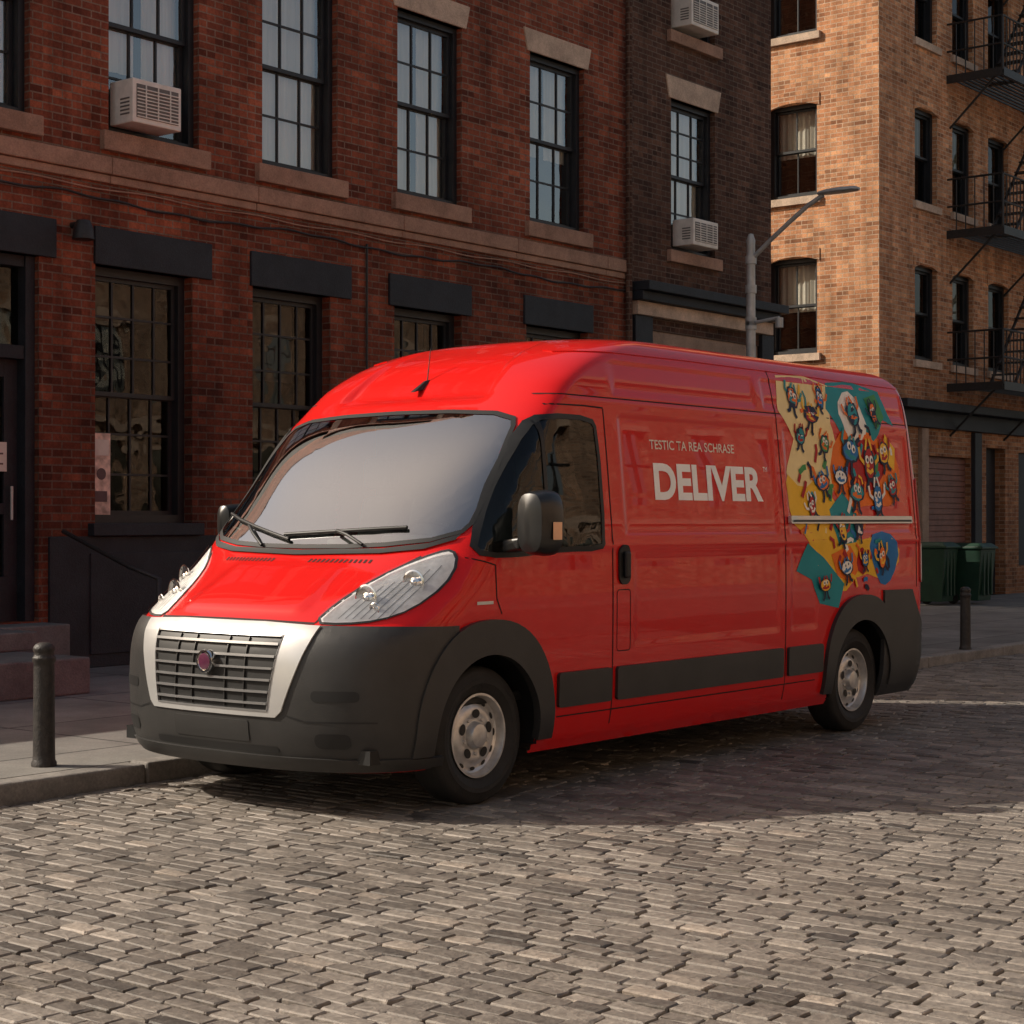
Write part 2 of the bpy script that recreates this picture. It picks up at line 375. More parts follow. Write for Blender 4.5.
while x<B1-.01:
    l=min(random.uniform(1.5,2.2),B1-x); fbox(mb,Pf,x+.003,x+l-.003,4.64,4.80,-.06,.02,M_ledge); fbox(mb,Pf,x+.003,x+l-.003,4.56,4.635,-.03,.02,M_ledge); x+=l
mb.make('string_course',b1,bevel=.01)
mb=MB(); fbox(mb,Pf,BX0-.1,B1,H1-.4,H1+.1,-.3,.05,M_ledge); fbox(mb,Pf,BX0,B1,H1-.7,H1-.41,-.12,.05,M_ledge); mb.make('cornice',b1,bevel=.02)
mb=MB()
for a,b in ((BX0+.02,2.93),(3.36,4.78),(5.30,6.75),(7.35,8.75),(9.74,11.14)): fbox(mb,Pf,a,b,3.80,4.15,-.03,.12,M_slate)
fbox(mb,Pf,2.86,B1-.05,.1,1.30,-.03,.05,M_slate)
for a,b in gd: fbox(mb,Pf,a-.08,b+.08,1.305,1.42,-.09,.12,M_slate)
fbox(mb,Pf,3.3,4.66,.22,1.15,-.045,-.03,M_slate)
mb.make('painted_lintels_and_base',b1,bevel=.01)
cur=[(0,1),(.3,1),(0,1),(0,1),(.42,1)]
for i,(a,b) in enumerate(up):
    window(Pf,b1,a,b,5.04,7.10,3,(2,2),.13,cur[i]); window(Pf,b1,a,b,8.5,10.4,3,(2,2),.13,(0,1))
for i,(a,b) in enumerate(gd):
    window(Pf,b1,a,b,1.42,3.80,4,(3,3),.17,None,M_dglass,.08)
M_blind=simple('dusty_blind',(.22,.19,.16),.8,var=.25)
mb=MB()
for (a,b,z0,z1) in ((5.5,6.3,2.9,3.7),(7.6,8.4,2.6,3.7),(3.5,4.4,3.35,3.7)): fbox(mb,Pf,a,b,z0,z1,.42,.44,M_blind)
mb.make('window_blinds',b1)
ac_unit(Pf,b1,3.62,4.20,5.12,5.53,.24)
mb=MB(); a,b=door[0],door[1]
fbox(mb,Pf,a,a+.1,.55,3.8,.10,.28,M_slate); fbox(mb,Pf,b-.1,b,.55,3.8,.06,.28,M_slate)
fbox(mb,Pf,a+.1,b-.1,2.88,3.0,.08,.26,M_slate); fbox(mb,Pf,a+.1,b-.1,3.7,3.8,.08,.26,M_slate)
mb.poly([Pf(a+.1,3.0,.17),Pf(b-.1,3.0,.17),Pf(b-.1,3.7,.17),Pf(a+.1,3.7,.17)],M_dglass)
fbox(mb,Pf,a+.1,b-.1,.55,.95,.18,.24,M_slate); fbox(mb,Pf,a+.1,a+.24,.95,2.88,.18,.24,M_slate); fbox(mb,Pf,b-.24,b-.1,.95,2.88,.18,.24,M_slate)
fbox(mb,Pf,a+.24,b-.24,2.72,2.88,.18,.24,M_slate); fbox(mb,Pf,a+.24,b-.24,1.5,1.6,.18,.24,M_slate)
mb.poly([Pf(a+.24,.95,.21),Pf(b-.24,.95,.21),Pf(b-.24,2.72,.21),Pf(a+.24,2.72,.21)],M_dglass)
mb.tube(Pf(b-.2,1.45,.12),Pf(b-.2,1.75,.12),.014,M_galv)
mb.make('door',b1,bevel=.006)
M_paper=simple('paper_notice',(.62,.58,.52),.8,var=.1); M_ink=simple('ink',(.12,.08,.08),.8)
mb=MB(); fbox(mb,Pf,2.2,2.54,1.88,2.14,.165,.171,M_paper)
for i in range(4): fbox(mb,Pf,2.23,2.50-.04*(i%2),1.94+i*.045,1.955+i*.045,.161,.165,M_ink)
mb.make('door_notice',b1)
M_poster=simple('poster_print',(.60,.46,.38),.7,var=.5,scale=9)
mb=MB(); fbox(mb,Pf,3.47,3.68,1.50,2.26,.156,.160,M_poster); fbox(mb,Pf,3.49,3.66,2.05,2.2,.152,.156,M_paper); fbox(mb,Pf,3.5,3.64,1.62,1.72,.152,.156,M_ink)
mb.lathe(Pf(3.575,1.88,.1545),[(0,.003),(.05,.003),(.055,0)],M_ink,(0,-1,0),20)
mb.make('window_poster',b1)
mb=MB(); mb.tube(Pf(3.12,4.12,0),Pf(3.12,4.12,-.14),.03,M_metal); mb.lathe(Pf(3.12,4.0,-.16),[(0,.16),(.06,.15),(.09,.08),(.10,-.02),(.07,-.03),(0,-.03)],M_metal,(0,0,1),20)
mb.make('wall_lantern_part',b1,smooth=True)
def cable(name,pts,r,mat,par):
    cu=bpy.data.curves.new(name,'CURVE'); cu.dimensions='3D'; sp=cu.splines.new('POLY'); sp.points.add(len(pts)-1)
    for p,q_ in zip(sp.points,pts): p.co=(*q_,1)
    cu.bevel_depth=r; cu.bevel_resolution=2; cu.materials.append(mat)
    o=bpy.data.objects.new(name,cu); COL.objects.link(o); attach(o,par); return o
pts=[]
for i in range(90):
    x=BX0+.05+(B1-BX0-.1)*i/89; pts.append(Pf(x,4.42-.05*abs(math.sin(x*1.05))**1.5+.01*math.sin(9*x),-.035))
cable('facade_cable',pts,.011,M_metal,b1)
pts=[Pf(BX0+.05+(B1-BX0-.1)*i/60,4.50-.012*math.sin(i*.8),-.03) for i in range(61)]
cable('facade_conduit',pts,.008,M_ledge,b1)
cable('drop_conduit',[Pf(6.98,4.42,-.03),Pf(6.98,3.4,-.03),Pf(6.98,1.3,-.03)],.013,M_metal,b1)
cable('rain_pipe',[Pf(11.86,11.2,-.07),Pf(11.86,.15,-.07)],.045,M_brick2,b1)
cable('handrail',[(2.95,5.9,.1),(2.95,5.9,.95),(2.95,6.3,1.05),(2.95,7.2,1.35)],.022,M_metal,b1)
mb=MB(); mb.box(-.6,1.80,5.35,7.29,.1,.385,M_conc); mb.box(-.6,1.98,6.25,7.285,.386,.54,M_conc); mb.box(1.981,2.80,6.9,7.285,.1,.54,M_conc); mb.make('entrance_steps',b1,bevel=.015)

# low building out of view to the left, added and sized to shade the pavement
bg=empty('offscreen_shade_building',(-6,FY,0)); mb=MB(); HG=3.55
gops=[(-4.6,-1.6,.1,2.9),(-9.6,-6.6,.1,2.9)]
wall(mb,Pf,-16,BX0-.004,0,HG,gops,M_brick4,.2,False); mb.box(-16,BX0-.004,12,12.3,0,HG,M_brick4); mb.poly([(-16,FY,HG-.01),(BX0-.004,FY,HG-.01),(BX0-.004,12,HG-.01),(-16,12,HG-.01)],M_asph)
mb.poly([(-16,FY,0),(-16,12,0),(-16,12,HG),(-16,FY,HG)],M_brick4)
for (a,b,c,d) in gops:
    for i in range(22): fbox(mb,Pf,a,b,c+i*.125,c+i*.125+.115,.15,.2,M_shutter)
mb.make('shade_walls_and_shutters',bg)

# --- building 2 (dark brown)
b2=empty('brick_building',(13.7,FY,0)); B2=15.55; H2=12.9; D2=12.2
P2=frame_fn((0,FY-.02,0),(1,0,0),(0,-1,0))
o2=[(12.92,14.02,5.06,7.10),(12.92,14.02,8.0,9.9),(12.4,15.2,.5,3.95)]
mb=MB(); wall(mb,P2,B1+.004,B2,0,H2,o2,M_brick2)
mb.poly([(B2,FY-.02,0),(B2,D2,0),(B2,D2,H2),(B2,FY-.02,H2)],M_brick2); mb.box(B1+.004,B2-.01,D2-.2,D2,0,H2,M_brick2)
mb.poly([(B1+.004,FY-.02,H1-.7),(B1+.004,FY-.02,H2),(B1+.004,D2,H2),(B1+.004,D2,H1-.7)],M_brick2)
mb.poly([(B1,FY,H2-.02),(B2,FY,H2-.02),(B2,D2,H2-.02),(B1,D2,H2-.02)],M_asph)
mb.make('walls',b2)
mb=MB()
for zz in (7.10,9.9):
    mb.hexa([P2(12.86,zz,-.02),P2(14.08,zz,-.02),P2(14.08,zz,.1),P2(12.86,zz,.1),P2(12.78,zz+.30,-.02),P2(14.16,zz+.30,-.02),P2(14.16,zz+.30,.1),P2(12.78,zz+.30,.1)],M_stone)
for zz in (4.9,7.84): fbox(mb,P2,12.82,14.12,zz,zz+.16,-.07,.12,M_ledge)
fbox(mb,P2,B1+.02,B2,4.42,4.54,-.30,.02,M_slate); fbox(mb,P2,B1+.02,B2-.05,4.30,4.417,-.2,.02,M_slate); fbox(mb,P2,B1+.06,B2-.1,4.12,4.297,-.10,.02,M_stone)
fbox(mb,P2,B1+.06,12.4,.1,4.117,-.06,.02,M_slate); fbox(mb,P2,15.2,B2-.02,.1,4.117,-.06,.02,M_slate)
fbox(mb,P2,12.402,15.198,3.3,3.95,.02,.1,M_beige); fbox(mb,P2,12.402,15.198,.1,.9,.02,.1,M_slate)
for u in (12.45,13.8,15.1): fbox(mb,P2,u-.04,u+.04,.9,3.3,.03,.12,M_slate)
mb.poly([P2(12.4,.9,.08),P2(15.2,.9,.08),P2(15.2,3.3,.08),P2(12.4,3.3,.08)],M_dglass)
mb.make('stone_and_shopfront_trim',b2,bevel=.008)
window(P2,b2,12.92,14.02,5.06,7.10,3,(3,2),.13,(.2,1)); window(P2,b2,12.92,14.02,8.0,9.9,3,(2,2),.13,(.3,1))
ac_unit(P2,b2,13.10,13.72,5.14,5.50,.24); ac_unit(P2,b2,13.06,13.74,8.08,8.50,.24)

# --- building 3 (tan)
b3=empty('brick_building',(19,FY,0)); H3=15.0; X3=19.0
P3=frame_fn((0,FY,0),(1,0,0),(0,-1,0)); P3s=frame_fn((X3,0,0),(0,1,0),(-1,0,0))
c3=[(20.29,21.15),(21.75,22.62),(23.25,24.15),(24.9,25.8),(27,27.9),(29,29.9)]
r3=[(4.12,5.72),(6.76,8.36),(9.48,11.08),(12.1,13.7)]
o3=[(a,b,c,d) for a,b in c3 for c,d in r3]+[(20.66,22.5,.1,2.54),(23.15,24.0,.1,2.75),(24.6,27.5,.6,2.7)]
os_=[(8.42,9.34,c,d) for c,d in ((4.2,5.8),(6.8,8.36),(9.5,11.1),(12.1,13.7))]+[(11,11.9,c,d) for c,d in ((4.2,5.8),(6.8,8.36),(9.5,11.1))]
mb=MB(); wall(mb,P3,X3,32,0,H3,o3,M_brick3); wall(mb,P3s,FY,18,0,H3,os_,M_brick3)
mb.poly([(X3,FY,H3),(32,FY,H3),(32,18,H3),(X3,18,H3)],M_asph); mb.poly([(32,FY,0),(32,18,0),(32,18,H3),(32,FY,H3)],M_brick3); mb.poly([(X3,18,0),(32,18,0),(32,18,H3),(X3,18,H3)],M_brick3)
mb.make('walls',b3)
mb=MB()
def archtop(mb,P,a,b,z):
    n=8
    for i in range(n):
        t0=i/n; t1=(i+1)/n
        za=z-.001+.09*(1-(2*t0-1)**2); zb=z-.001+.09*(1-(2*t1-1)**2)
        ua=a-.05+(b-a+.1)*t0; ub=a-.05+(b-a+.1)*t1
        mb.hexa([P(ua,za,-.015),P(ub,zb,-.015),P(ub,zb,.05),P(ua,za,.05),P(ua,za+.2,-.015),P(ub,zb+.2,-.015),P(ub,zb+.2,.05),P(ua,za+.2,.05)],M_brick3)
for (a,b,c,d) in o3[:-3]:
    archtop(mb,P3,a,b,d-.07); fbox(mb,P3,a-.07,b+.07,c-.12,c,-.06,.1,M_stone)
for (a,b,c,d) in os_:
    archtop(mb,P3s,a,b,d-.07); fbox(mb,P3s,a-.07,b+.07,c-.12,c,-.06,.1,M_stone)
mb.make('arches_and_sills',b3)
for (a,b,c,d) in o3[:-3]: window(P3,b3,a,b,c,d,1,(1,1),.14,random.choice([None,None,(.55,1)]),M_dglass,.07)
for (a,b,c,d) in os_: window(P3s,b3,a,b,c,d,2,(1,1),.14,random.choice([(.0,1),(.45,1)]),None,.07)
mb=MB()
fbox(mb,P3,X3+.3,32,3.28,3.42,-.35,.02,M_slate); fbox(mb,P3,X3+.35,32,3.0,3.277,-.12,.02,M_slate)
fbox(mb,P3,20.4,20.655,.1,2.99,-.08,.02,M_beige); fbox(mb,P3,22.51,22.8,.1,2.99,-.08,.02,M_slate); fbox(mb,P3,X3+.05,20.0,.1,.5,-.05,.02,M_beige)
mb.box(24.6,27.5,FY+.05,FY+.12,.6,2.7,M_slate)
mb.make('shopfront_cornice',b3,bevel=.01)
mb=MB()
for i in range(25): fbox(mb,P3,20.67,22.49,.1+i*.097,.1+i*.097+.085,.10,.15,M_shutter)
fbox(mb,P3,20.66,22.5,.1,2.54,.15,.17,M_shutter)
fbox(mb,P3,23.15,24.0,.1,2.75,.2,.25,M_slate)
mb.make('roller_shutter_and_door',b3)
fe=MB()
for zf in (3.75,6.38,9.05,11.7):
    xa,xb=21.55,26.3; ya,yb=FY-1.0,FY
    for i in range(11):
        yy=ya+i*(yb-ya)/10; fe.box(xa,xb,yy-.018,yy+.018,zf,zf+.03,M_metal)
    fe.box(xa,xb,ya-.025,ya-.02+.03,zf-.1,zf+.04,M_metal); fe.box(xa-.03,xa,ya,yb,zf-.1,zf+.04,M_metal); fe.box(xb,xb+.03,ya,yb,zf-.1,zf+.04,M_metal)
    for hh in (.45,.92):
        fe.tube((xa,ya,zf+hh),(xb,ya,zf+hh),.018,M_metal,6); fe.tube((xa,ya,zf+hh),(xa,yb,zf+hh),.018,M_metal,6); fe.tube((xb,ya,zf+hh),(xb,yb,zf+hh),.018,M_metal,6)
    n=32
    for i in range(n+1):
        xx=xa+(xb-xa)*i/n; fe.tube((xx,ya,zf),(xx,ya,zf+.92),.011 if i%8 else .022,M_metal,6)
    for i in range(6): yy=ya+i*(yb-ya)/6; fe.tube((xa,yy,zf),(xa,yy,zf+.92),.011,M_metal,6)
    for xx in (xa+.1,(xa+xb)/2,xb-.1): fe.tube((xx,ya+.1,zf),(xx,yb,zf-.85),.02,M_metal,6)
for z0 in (3.78,6.41,9.08):
    for off in (.3,.75):
        fe.tube((22.6,FY-off,z0),(25.0,FY-off,z0+2.6),.03,M_metal,6)
    for i in range(12):
        t_=i/12; fe.box(22.6+2.4*t_-.1,22.6+2.4*t_+.1,FY-.75,FY-.3,z0+2.6*t_,z0+2.6*t_+.02,M_metal)
fe.make('fire_escape',b3)

# --- buildings across the street (behind the camera), added to bounce warm light
b4=empty('brick_building',(0,-15.5,0)); P4=frame_fn((0,-15.5,0),(1,0,0),(0,1,0))
mb=MB(); o4=[]
for k in range(-9,13):
    for c,d in ((4.6,6.6),(7.8,9.8)): o4.append((k*3.0,k*3.0+1.2,c,d))
    o4.append((k*3.0-.3,k*3.0+1.7,.8,3.3))
wall(mb,P4,-30,40,0,11.0,o4,M_brick4); mb.make('walls',b4)
mb=MB()
for (a,b,c,d) in o4:
    fbox(mb,P4,a-.1,b+.1,d,d+.25,-.03,.05,M_stone); mb.poly([P4(a,c,.2),P4(b,c,.2),P4(b,d,.2),P4(a,d,.2)],M_wglass)
    fbox(mb,P4,(a+b)/2-.03,(a+b)/2+.03,c,d,.15,.24,M_frame); fbox(mb,P4,a,b,(c+d)/2-.03,(c+d)/2+.03,.14,.23,M_frame)
    if random.random()<.6 and c>4: mb.poly([P4(a,c+.6,.27),P4(b,c+.6,.27),P4(b,d,.27),P4(a,d,.27)],M_curt)
fbox(mb,P4,-30,40,10.6,11.1,-.4,.05,M_stone); fbox(mb,P4,-30,40,3.8,4.1,-.15,.05,M_stone)
mb.make('windows_and_trim',b4)

# ------------------------------------------------------------------ street furniture
M_bol=simple('bollard_iron',(.026,.021,.018),.55,var=.45,scale=25,bmp=.4,bscale=90)
def bollard(x,y,h,r):
    e=empty('bollard',(x,y,.1)); mb=MB(); k=h
    mb.lathe((x,y,.10),[(0,0),(r*1.15,0),(r*1.15,.03*k),(r*1.02,.05*k),(r,.1*k),(r*.94,.80*k),(r*.94,.83*k),(r*1.06,.845*k),(r*1.06,.875*k),(r*.92,.89*k),(r*.90,.92*k),(r*1.0,.935*k),(r*.98,.96*k),(r*.75,.985*k),(r*.4,.998*k),(0,1.0*k)],M_bol,(0,0,1),28)
    mb.make('bollard_post',e,smooth=True)
bollard(-.95,2.25,.68,.060); bollard(10.46,2.0,.655,.056)
def bin_(x,y,w,d,h):
    e=empty('wheelie_bin',(x,y,.1)); mb=MB()
    mb.hexa([(x-w*.42,y-d*.38,.16),(x+w*.42,y-d*.38,.16),(x+w*.42,y+d*.38,.16),(x-w*.42,y+d*.38,.16),(x-w/2,y-d/2,.1+h*.9),(x+w/2,y-d/2,.1+h*.9),(x+w/2,y+d/2,.1+h*.9),(x-w/2,y+d/2,.1+h*.9)],M_bin)
    mb.box(x-w*.54,x+w*.54,y-d*.56,y+d*.52,.1+h*.905,.1+h*.94,M_bin)
    mb.hexa([(x-w*.52,y-d*.54,.1+h*.942),(x+w*.52,y-d*.54,.1+h*.942),(x+w*.52,y+d*.5,.1+h*.942),(x-w*.52,y+d*.5,.1+h*.942),(x-w*.42,y-d*.40,.1+h),(x+w*.42,y-d*.40,.1+h),(x+w*.42,y+d*.45,.1+h),(x-w*.42,y+d*.45,.1+h)],M_bin)
    for i in (-.25,0,.25): mb.box(x+i*w-.02,x+i*w+.02,y-d*.5,y-d*.42,.25,.1+h*.85,M_bin)
    mb.tube((x-w*.4,y+d*.56,.1+h*.93),(x+w*.4,y+d*.56,.1+h*.93),.02,M_bin,8)
    mb.make('bin_body',e,bevel=.012)
    mb=MB()
    for s in (-1,1): mb.tube((x+s*w*.44,y+d*.36,.19),(x+s*w*.36,y+d*.36,.19),.09,M_metal,20)
    mb.make('bin_wheels',e)
bin_(20.05,6.2,.58,.58,.98); bin_(19.30,6.5,.50,.6,1.0)

lm=empty('street_lamp',(12.0,5.5,.1)); mb=MB()
mb.lathe((12,5.5,.1),[(0,0),(.15,0),(.15,.05),(.11,.12),(.10,.5),(.075,.6),(.062,2.6),(.052,4.75),(.056,4.80),(.03,4.88),(0,4.89)],M_galv,(0,0,1),24)
arm=[(12,5.5,4.66),(12,5.25,4.86),(12,4.95,5.08),(12,4.7,5.25),(12,4.5,5.35)]
for a,b in zip(arm,arm[1:]): mb.tube(a,b,.028,M_galv,12)
for z in (4.66,4.3,3.9,3.85): mb.lathe((12,5.5,z),[(.050,-.05),(.070,-.05),(.070,.05),(.050,.05)],M_galv,(0,0,1),20)
mb.tube((12,5.5,3.88),(12.0,5.1,3.92),.022,M_galv,8); mb.tube((12,5.1,3.92),(12.0,5.1,3.8),.05,M_galv,12)
mb.make('pole_and_arm',lm,smooth=True)
mb=MB()
secs=[(4.56,.04,.03),(4.45,.08,.045),(4.25,.11,.05),(4.07,.08,.04),(4.02,.03,.02)]
ring=[]
for (yy,w,h) in secs: ring.append([(12+w*math.cos(t),yy,5.37+h*math.sin(t)*(1 if math.sin(t)>0 else .45)) for t in [2*math.pi*i/16 for i in range(16)]])
for r0,r1 in zip(ring,ring[1:]):
    for i in range(16): mb.poly([r0[i],r0[(i+1)%16],r1[(i+1)%16],r1[i]],M_galv)
mb.poly(ring[0],M_galv); mb.poly(ring[-1],M_galv)
mb.make('lamp_head',lm,smooth=True)

# ================================================================== VAN
YC=.895
van=empty('delivery_van',(2.0,YC,0))
def paint(name,col):
    m,nt,N,L,p=new_mat(name); c=coords(nt)
    L.new(ramp(nt,noise(nt,c,2,4),[(.3,tuple(x*.93 for x in col)),(.7,col)]),p.inputs['Base Color'])
    p.inputs['Roughness'].default_value=.33; p.inputs['Specular IOR Level'].default_value=.10
    p.inputs['Coat Weight'].default_value=.9; p.inputs['Coat Roughness'].default_value=.008; p.inputs['Coat IOR'].default_value=1.42
    L.new(bump(nt,noise(nt,c,1.5,1),.04,.03),p.inputs['Coat Normal']); return m
M_red=paint('red_paint',(.66,.009,.007))
M_plast=simple('grey_bumper_plastic',(.030,.029,.028),.42,var=.2,scale=4,bmp=.15,bscale=250)
M_black=simple('black_rubber',(.009,.009,.009),.5)
M_mirror=simple('mirror_plastic',(.012,.012,.012),.38,coat=.2)
M_tyre=simple('tyre_rubber',(.016,.015,.014),.75,var=.3,scale=10,bmp=.2)
M_gap=simple('shut_gap',(.025,.003,.003),.8)
M_silver=simple('silver_trim',(.62,.62,.61),.30,.5,var=.05,coat=.3)
M_gbar=simple('grille_bar_metal',(.33,.33,.33),.32,.6,var=.1)
M_chrome=simple('chrome',(.88,.87,.85),.10,1.0,var=.05)
M_rim=simple('steel_wheel',(.60,.59,.57),.34,.6,var=.2,scale=14)
M_white=simple('white_vinyl',(.95,.93,.90),.45,var=.03,coat=.3)
M_cream=simple('cream_vinyl',(.85,.72,.60),.45,var=.03,coat=.3)
M_wind=glass('windscreen_glass',(.78,.85,.81),.24,2.6,.02,0)
M_side=glass('side_window_glass',(.26,.30,.28),.01,.7,.01,.05)
M_hlg=glass('headlamp_lens',(.96,.96,.95),.02,.8,.02,0)
M_dash=simple('dashboard',(.36,.35,.32),.75,var=.1)
M_seat=simple('seat_fabric',(.07,.07,.075),.9,var=.2)
M_orange=simple('indicator_lens',(.85,.45,.25),.25,coat=.6)
M_redl=simple('tail_lens',(.45,.01,.01),.25,coat=.8)

def pchip(xs,ys):
    xs=np.array(xs,float); ys=np.array(ys,float); h=np.diff(xs); d=np.diff(ys)/h
    m=np.zeros(len(xs)); m[0]=d[0]; m[-1]=d[-1]
    for i in range(1,len(xs)-1):
        if d[i-1]*d[i]<=0: m[i]=0
        else:
            w1=2*h[i]+h[i-1]; w2=h[i]+2*h[i-1]; m[i]=(w1+w2)/(w1/d[i-1]+w2/d[i])
    def f(x):
        x=min(max(x,xs[0]),xs[-1]); i=min(max(int(np.searchsorted(xs,x)-1),0),len(h)-1); t=(x-xs[i])/h[i]
        return float((1+2*t)*(1-t)**2*ys[i]+t*(1-t)**2*h[i]*m[i]+t*t*(3-2*t)*ys[i+1]+t*t*(t-1)*h[i]*m[i+1])
    return f
XF=pchip(*zip((.22,-.86),(.30,-.915),(.45,-.945),(.60,-.95),(.75,-.94),(.85,-.915),(.90,-.885),(.95,-.83),(1.0,-.76),(1.05,-.685),(1.1,-.605),(1.15,-.525),(1.2,-.445),(1.25,-.375),(1.29,-.325),(1.34,-.275),(1.45,-.165),(2.0,.375),(2.06,.445),(2.14,.53),(2.24,.64),(2.35,.79),(2.42,.94),(2.48,1.13),(2.52,1.38),(2.545,1.8),(2.555,2.2),(2.56,2.6)))
W=pchip(*zip((.22,.95),(.30,.99),(.45,1.015),(.6,1.02),(1.0,1.025),(1.3,1.022),(1.6,1.0),(1.9,.972),(2.1,.95),(2.3,.915),(2.39,.885),(2.45,.84),(2.49,.785),(2.52,.70),(2.54,.58),(2.552,.42),(2.558,.22),(2.56,.06)))
XR=pchip(*zip((.22,4.97),(.4,5.05),(1.2,5.05),(2.0,5.01),(2.3,4.985),(2.42,4.95),(2.48,4.90),(2.53,4.78),(2.55,4.6),(2.56,4.2)))
K=pchip(*zip((.22,.55),(.5,.60),(.9,.60),(1.1,.56),(1.27,.44),(1.6,.36),(2.0,.24),(2.2,.26),(2.4,.45),(2.56,.6)))
def sst(a):
    a=min(max(a,0),1); return a*a*(3-2*a)
panels=[(1.22,2.93,1.36,2.05,.009),(3.07,4.83,1.36,2.05,.009),(1.2,2.78,2.16,2.36,.007),(2.86,4.85,2.16,2.36,.007),(1.30,2.93,.74,1.26,.005),(3.07,3.42,.74,1.26,.005)]
def disp(x,z):
    d=0; s=.022
    for (a,b,c,e,dp) in panels:
        if a<x<b and c<z<e: d=max(d,dp*sst((x-a)/s)*sst((b-x)/s)*sst((z-c)/s)*sst((e-z)/s))
    d-= .007*math.exp(-((z-1.31)/.018)**2)*sst((x-.1)/.1)
    d-= .004*math.exp(-((z-2.105)/.014)**2)*sst((x-.7)/.1)
    return d
NF,NS,NR=44,280,14
def half(z):
    xf,w,xr,k=XF(z),W(z),XR(z),K(z); n_=2.5; kr=.13
    pts=[]
    zr=sst((z-2.10)/.05)*sst((2.50-z)/.06)
    zb=sst((z-.97)/.05)*sst((1.25-z)/.05)
    for i in range(NF+1):
        ph=(math.pi/2)*i/NF
        y=w*math.sin(ph)**(2/n_); x=xf+k-k*max(0,math.cos(ph))**(2/n_)
        x+= .048*zr*sst((.50+.25*(2.4-z)-y)/.05)
        x-= .020*zb*sst((.46-.2*(z-1)-y)/.05)
        pts.append((x,y))
    xs=xf+k; xe=xr-kr
    for i in range(1,NS+1):
        x=xs+(xe-xs)*i/NS; pts.append((x,w-disp(x,z) if w>.6 else w))
    for i in range(1,NR+1):
        ph=(math.pi/2)*i/NR; pts.append((xe+kr*math.sin(ph)**(2/3.2),w*max(0,math.cos(ph))**(2/3.2)))
    return pts
zs=list(np.arange(.22,2.48,.0155))+[2.485,2.495,2.505,2.514,2.522,2.53,2.537,2.543,2.548,2.552,2.555,2.5575,2.559,2.56]
rings=[]
for z in zs:
    h=half(z); rings.append([(x,YC-y,z) for x,y in h]+[(x,YC+y,z) for x,y in h[-2:0:-1]])
R=len(rings[0]); HV=[p for r in rings for p in r]; HF=[]
for i in range(len(rings)-1):
    for j in range(R):
        k=(j+1)%R; HF.append((i*R+j,i*R+k,(i+1)*R+k,(i+1)*R+j))
HF.append(tuple((len(rings)-1)*R+j for j in range(R)))
bvh=BVHTree.FromPolygons(HV,HF)

def pip(p,poly):
    x,y=p; c=False; n=len(poly)
    for i in range(n):
        x1,y1=poly[i]; x2,y2=poly[(i+1)%n]
        if (y1>y)!=(y2>y) and x<(x2-x1)*(y-y1)/(y2-y1)+x1: c=not c
    return c
def edist(p,poly):
    m=9; n=len(poly)
    for i in range(n):
        a=Vector(poly[i]); b=Vector(poly[(i+1)%n]); q_=Vector(p); ab=b-a
        t=max(0,min(1,(q_-a).dot(ab)/max(ab.dot(ab),1e-9))); m=min(m,(q_-(a+ab*t)).length)
    return m
def area(poly): return .5*sum(poly[i][0]*poly[(i+1)%len(poly)][1]-poly[(i+1)%len(poly)][0]*poly[i][1] for i in range(len(poly)))
def inset(poly,d):
    n=len(poly); s=1 if area(poly)>0 else -1; out=[]
    for i in range(n):
        a=Vector(poly[i-1]); b=Vector(poly[i]); c=Vector(poly[(i+1)%n])
        e1=(b-a).normalized(); e2=(c-b).normalized(); n1=Vector((-e1.y,e1.x))*s; n2=Vector((-e2.y,e2.x))*s
        nn=(n1+n2); nn=nn/max(nn.length,1e-6); k=d/max(.4,nn.dot(n1)); out.append(tuple(b+nn*k))
    return out
def smooth_poly(poly,it=2):
    for _ in range(it):
        o=[]; n=len(poly)
        for i in range(n):
            a=poly[i]; b=poly[(i+1)%n]
            o.append((a[0]*.75+b[0]*.25,a[1]*.75+b[1]*.25)); o.append((a[0]*.25+b[0]*.75,a[1]*.25+b[1]*.75))
        poly=o
    return poly
def rrect(a,b,c,d,r,n=5):
    out=[]
    for (cx_,cy_,s) in ((b-r,d-r,0),(a+r,d-r,1),(a+r,c+r,2),(b-r,c+r,3)):
        for i in range(n+1):
            t=math.pi/2*(s+i/n); out.append((cx_+r*math.cos(t),cy_+r*math.sin(t)))
    return out
EP=.00037
def ray(u,v,mode,side):
    u+=EP; v+=EP*.7
    if mode=='side': return Vector((u,YC+side*3,v)),Vector((0,-side,0))
    if mode=='front': return Vector((-3,YC-u,v)),Vector((1,0,0))
    if mode=='rear': return Vector((8,YC-u,v)),Vector((-1,0,0))
    if mode=='top': return Vector((u,YC-v,4)),Vector((0,0,-1))
    if mode=='cyl': return Vector((.3-3*math.cos(u),YC-3*math.sin(u),v)),Vector((math.cos(u),math.sin(u),0))
    return Vector((4.2+3*math.cos(u),YC-3*math.sin(u),v)),Vector((-math.cos(u),math.sin(u),0))
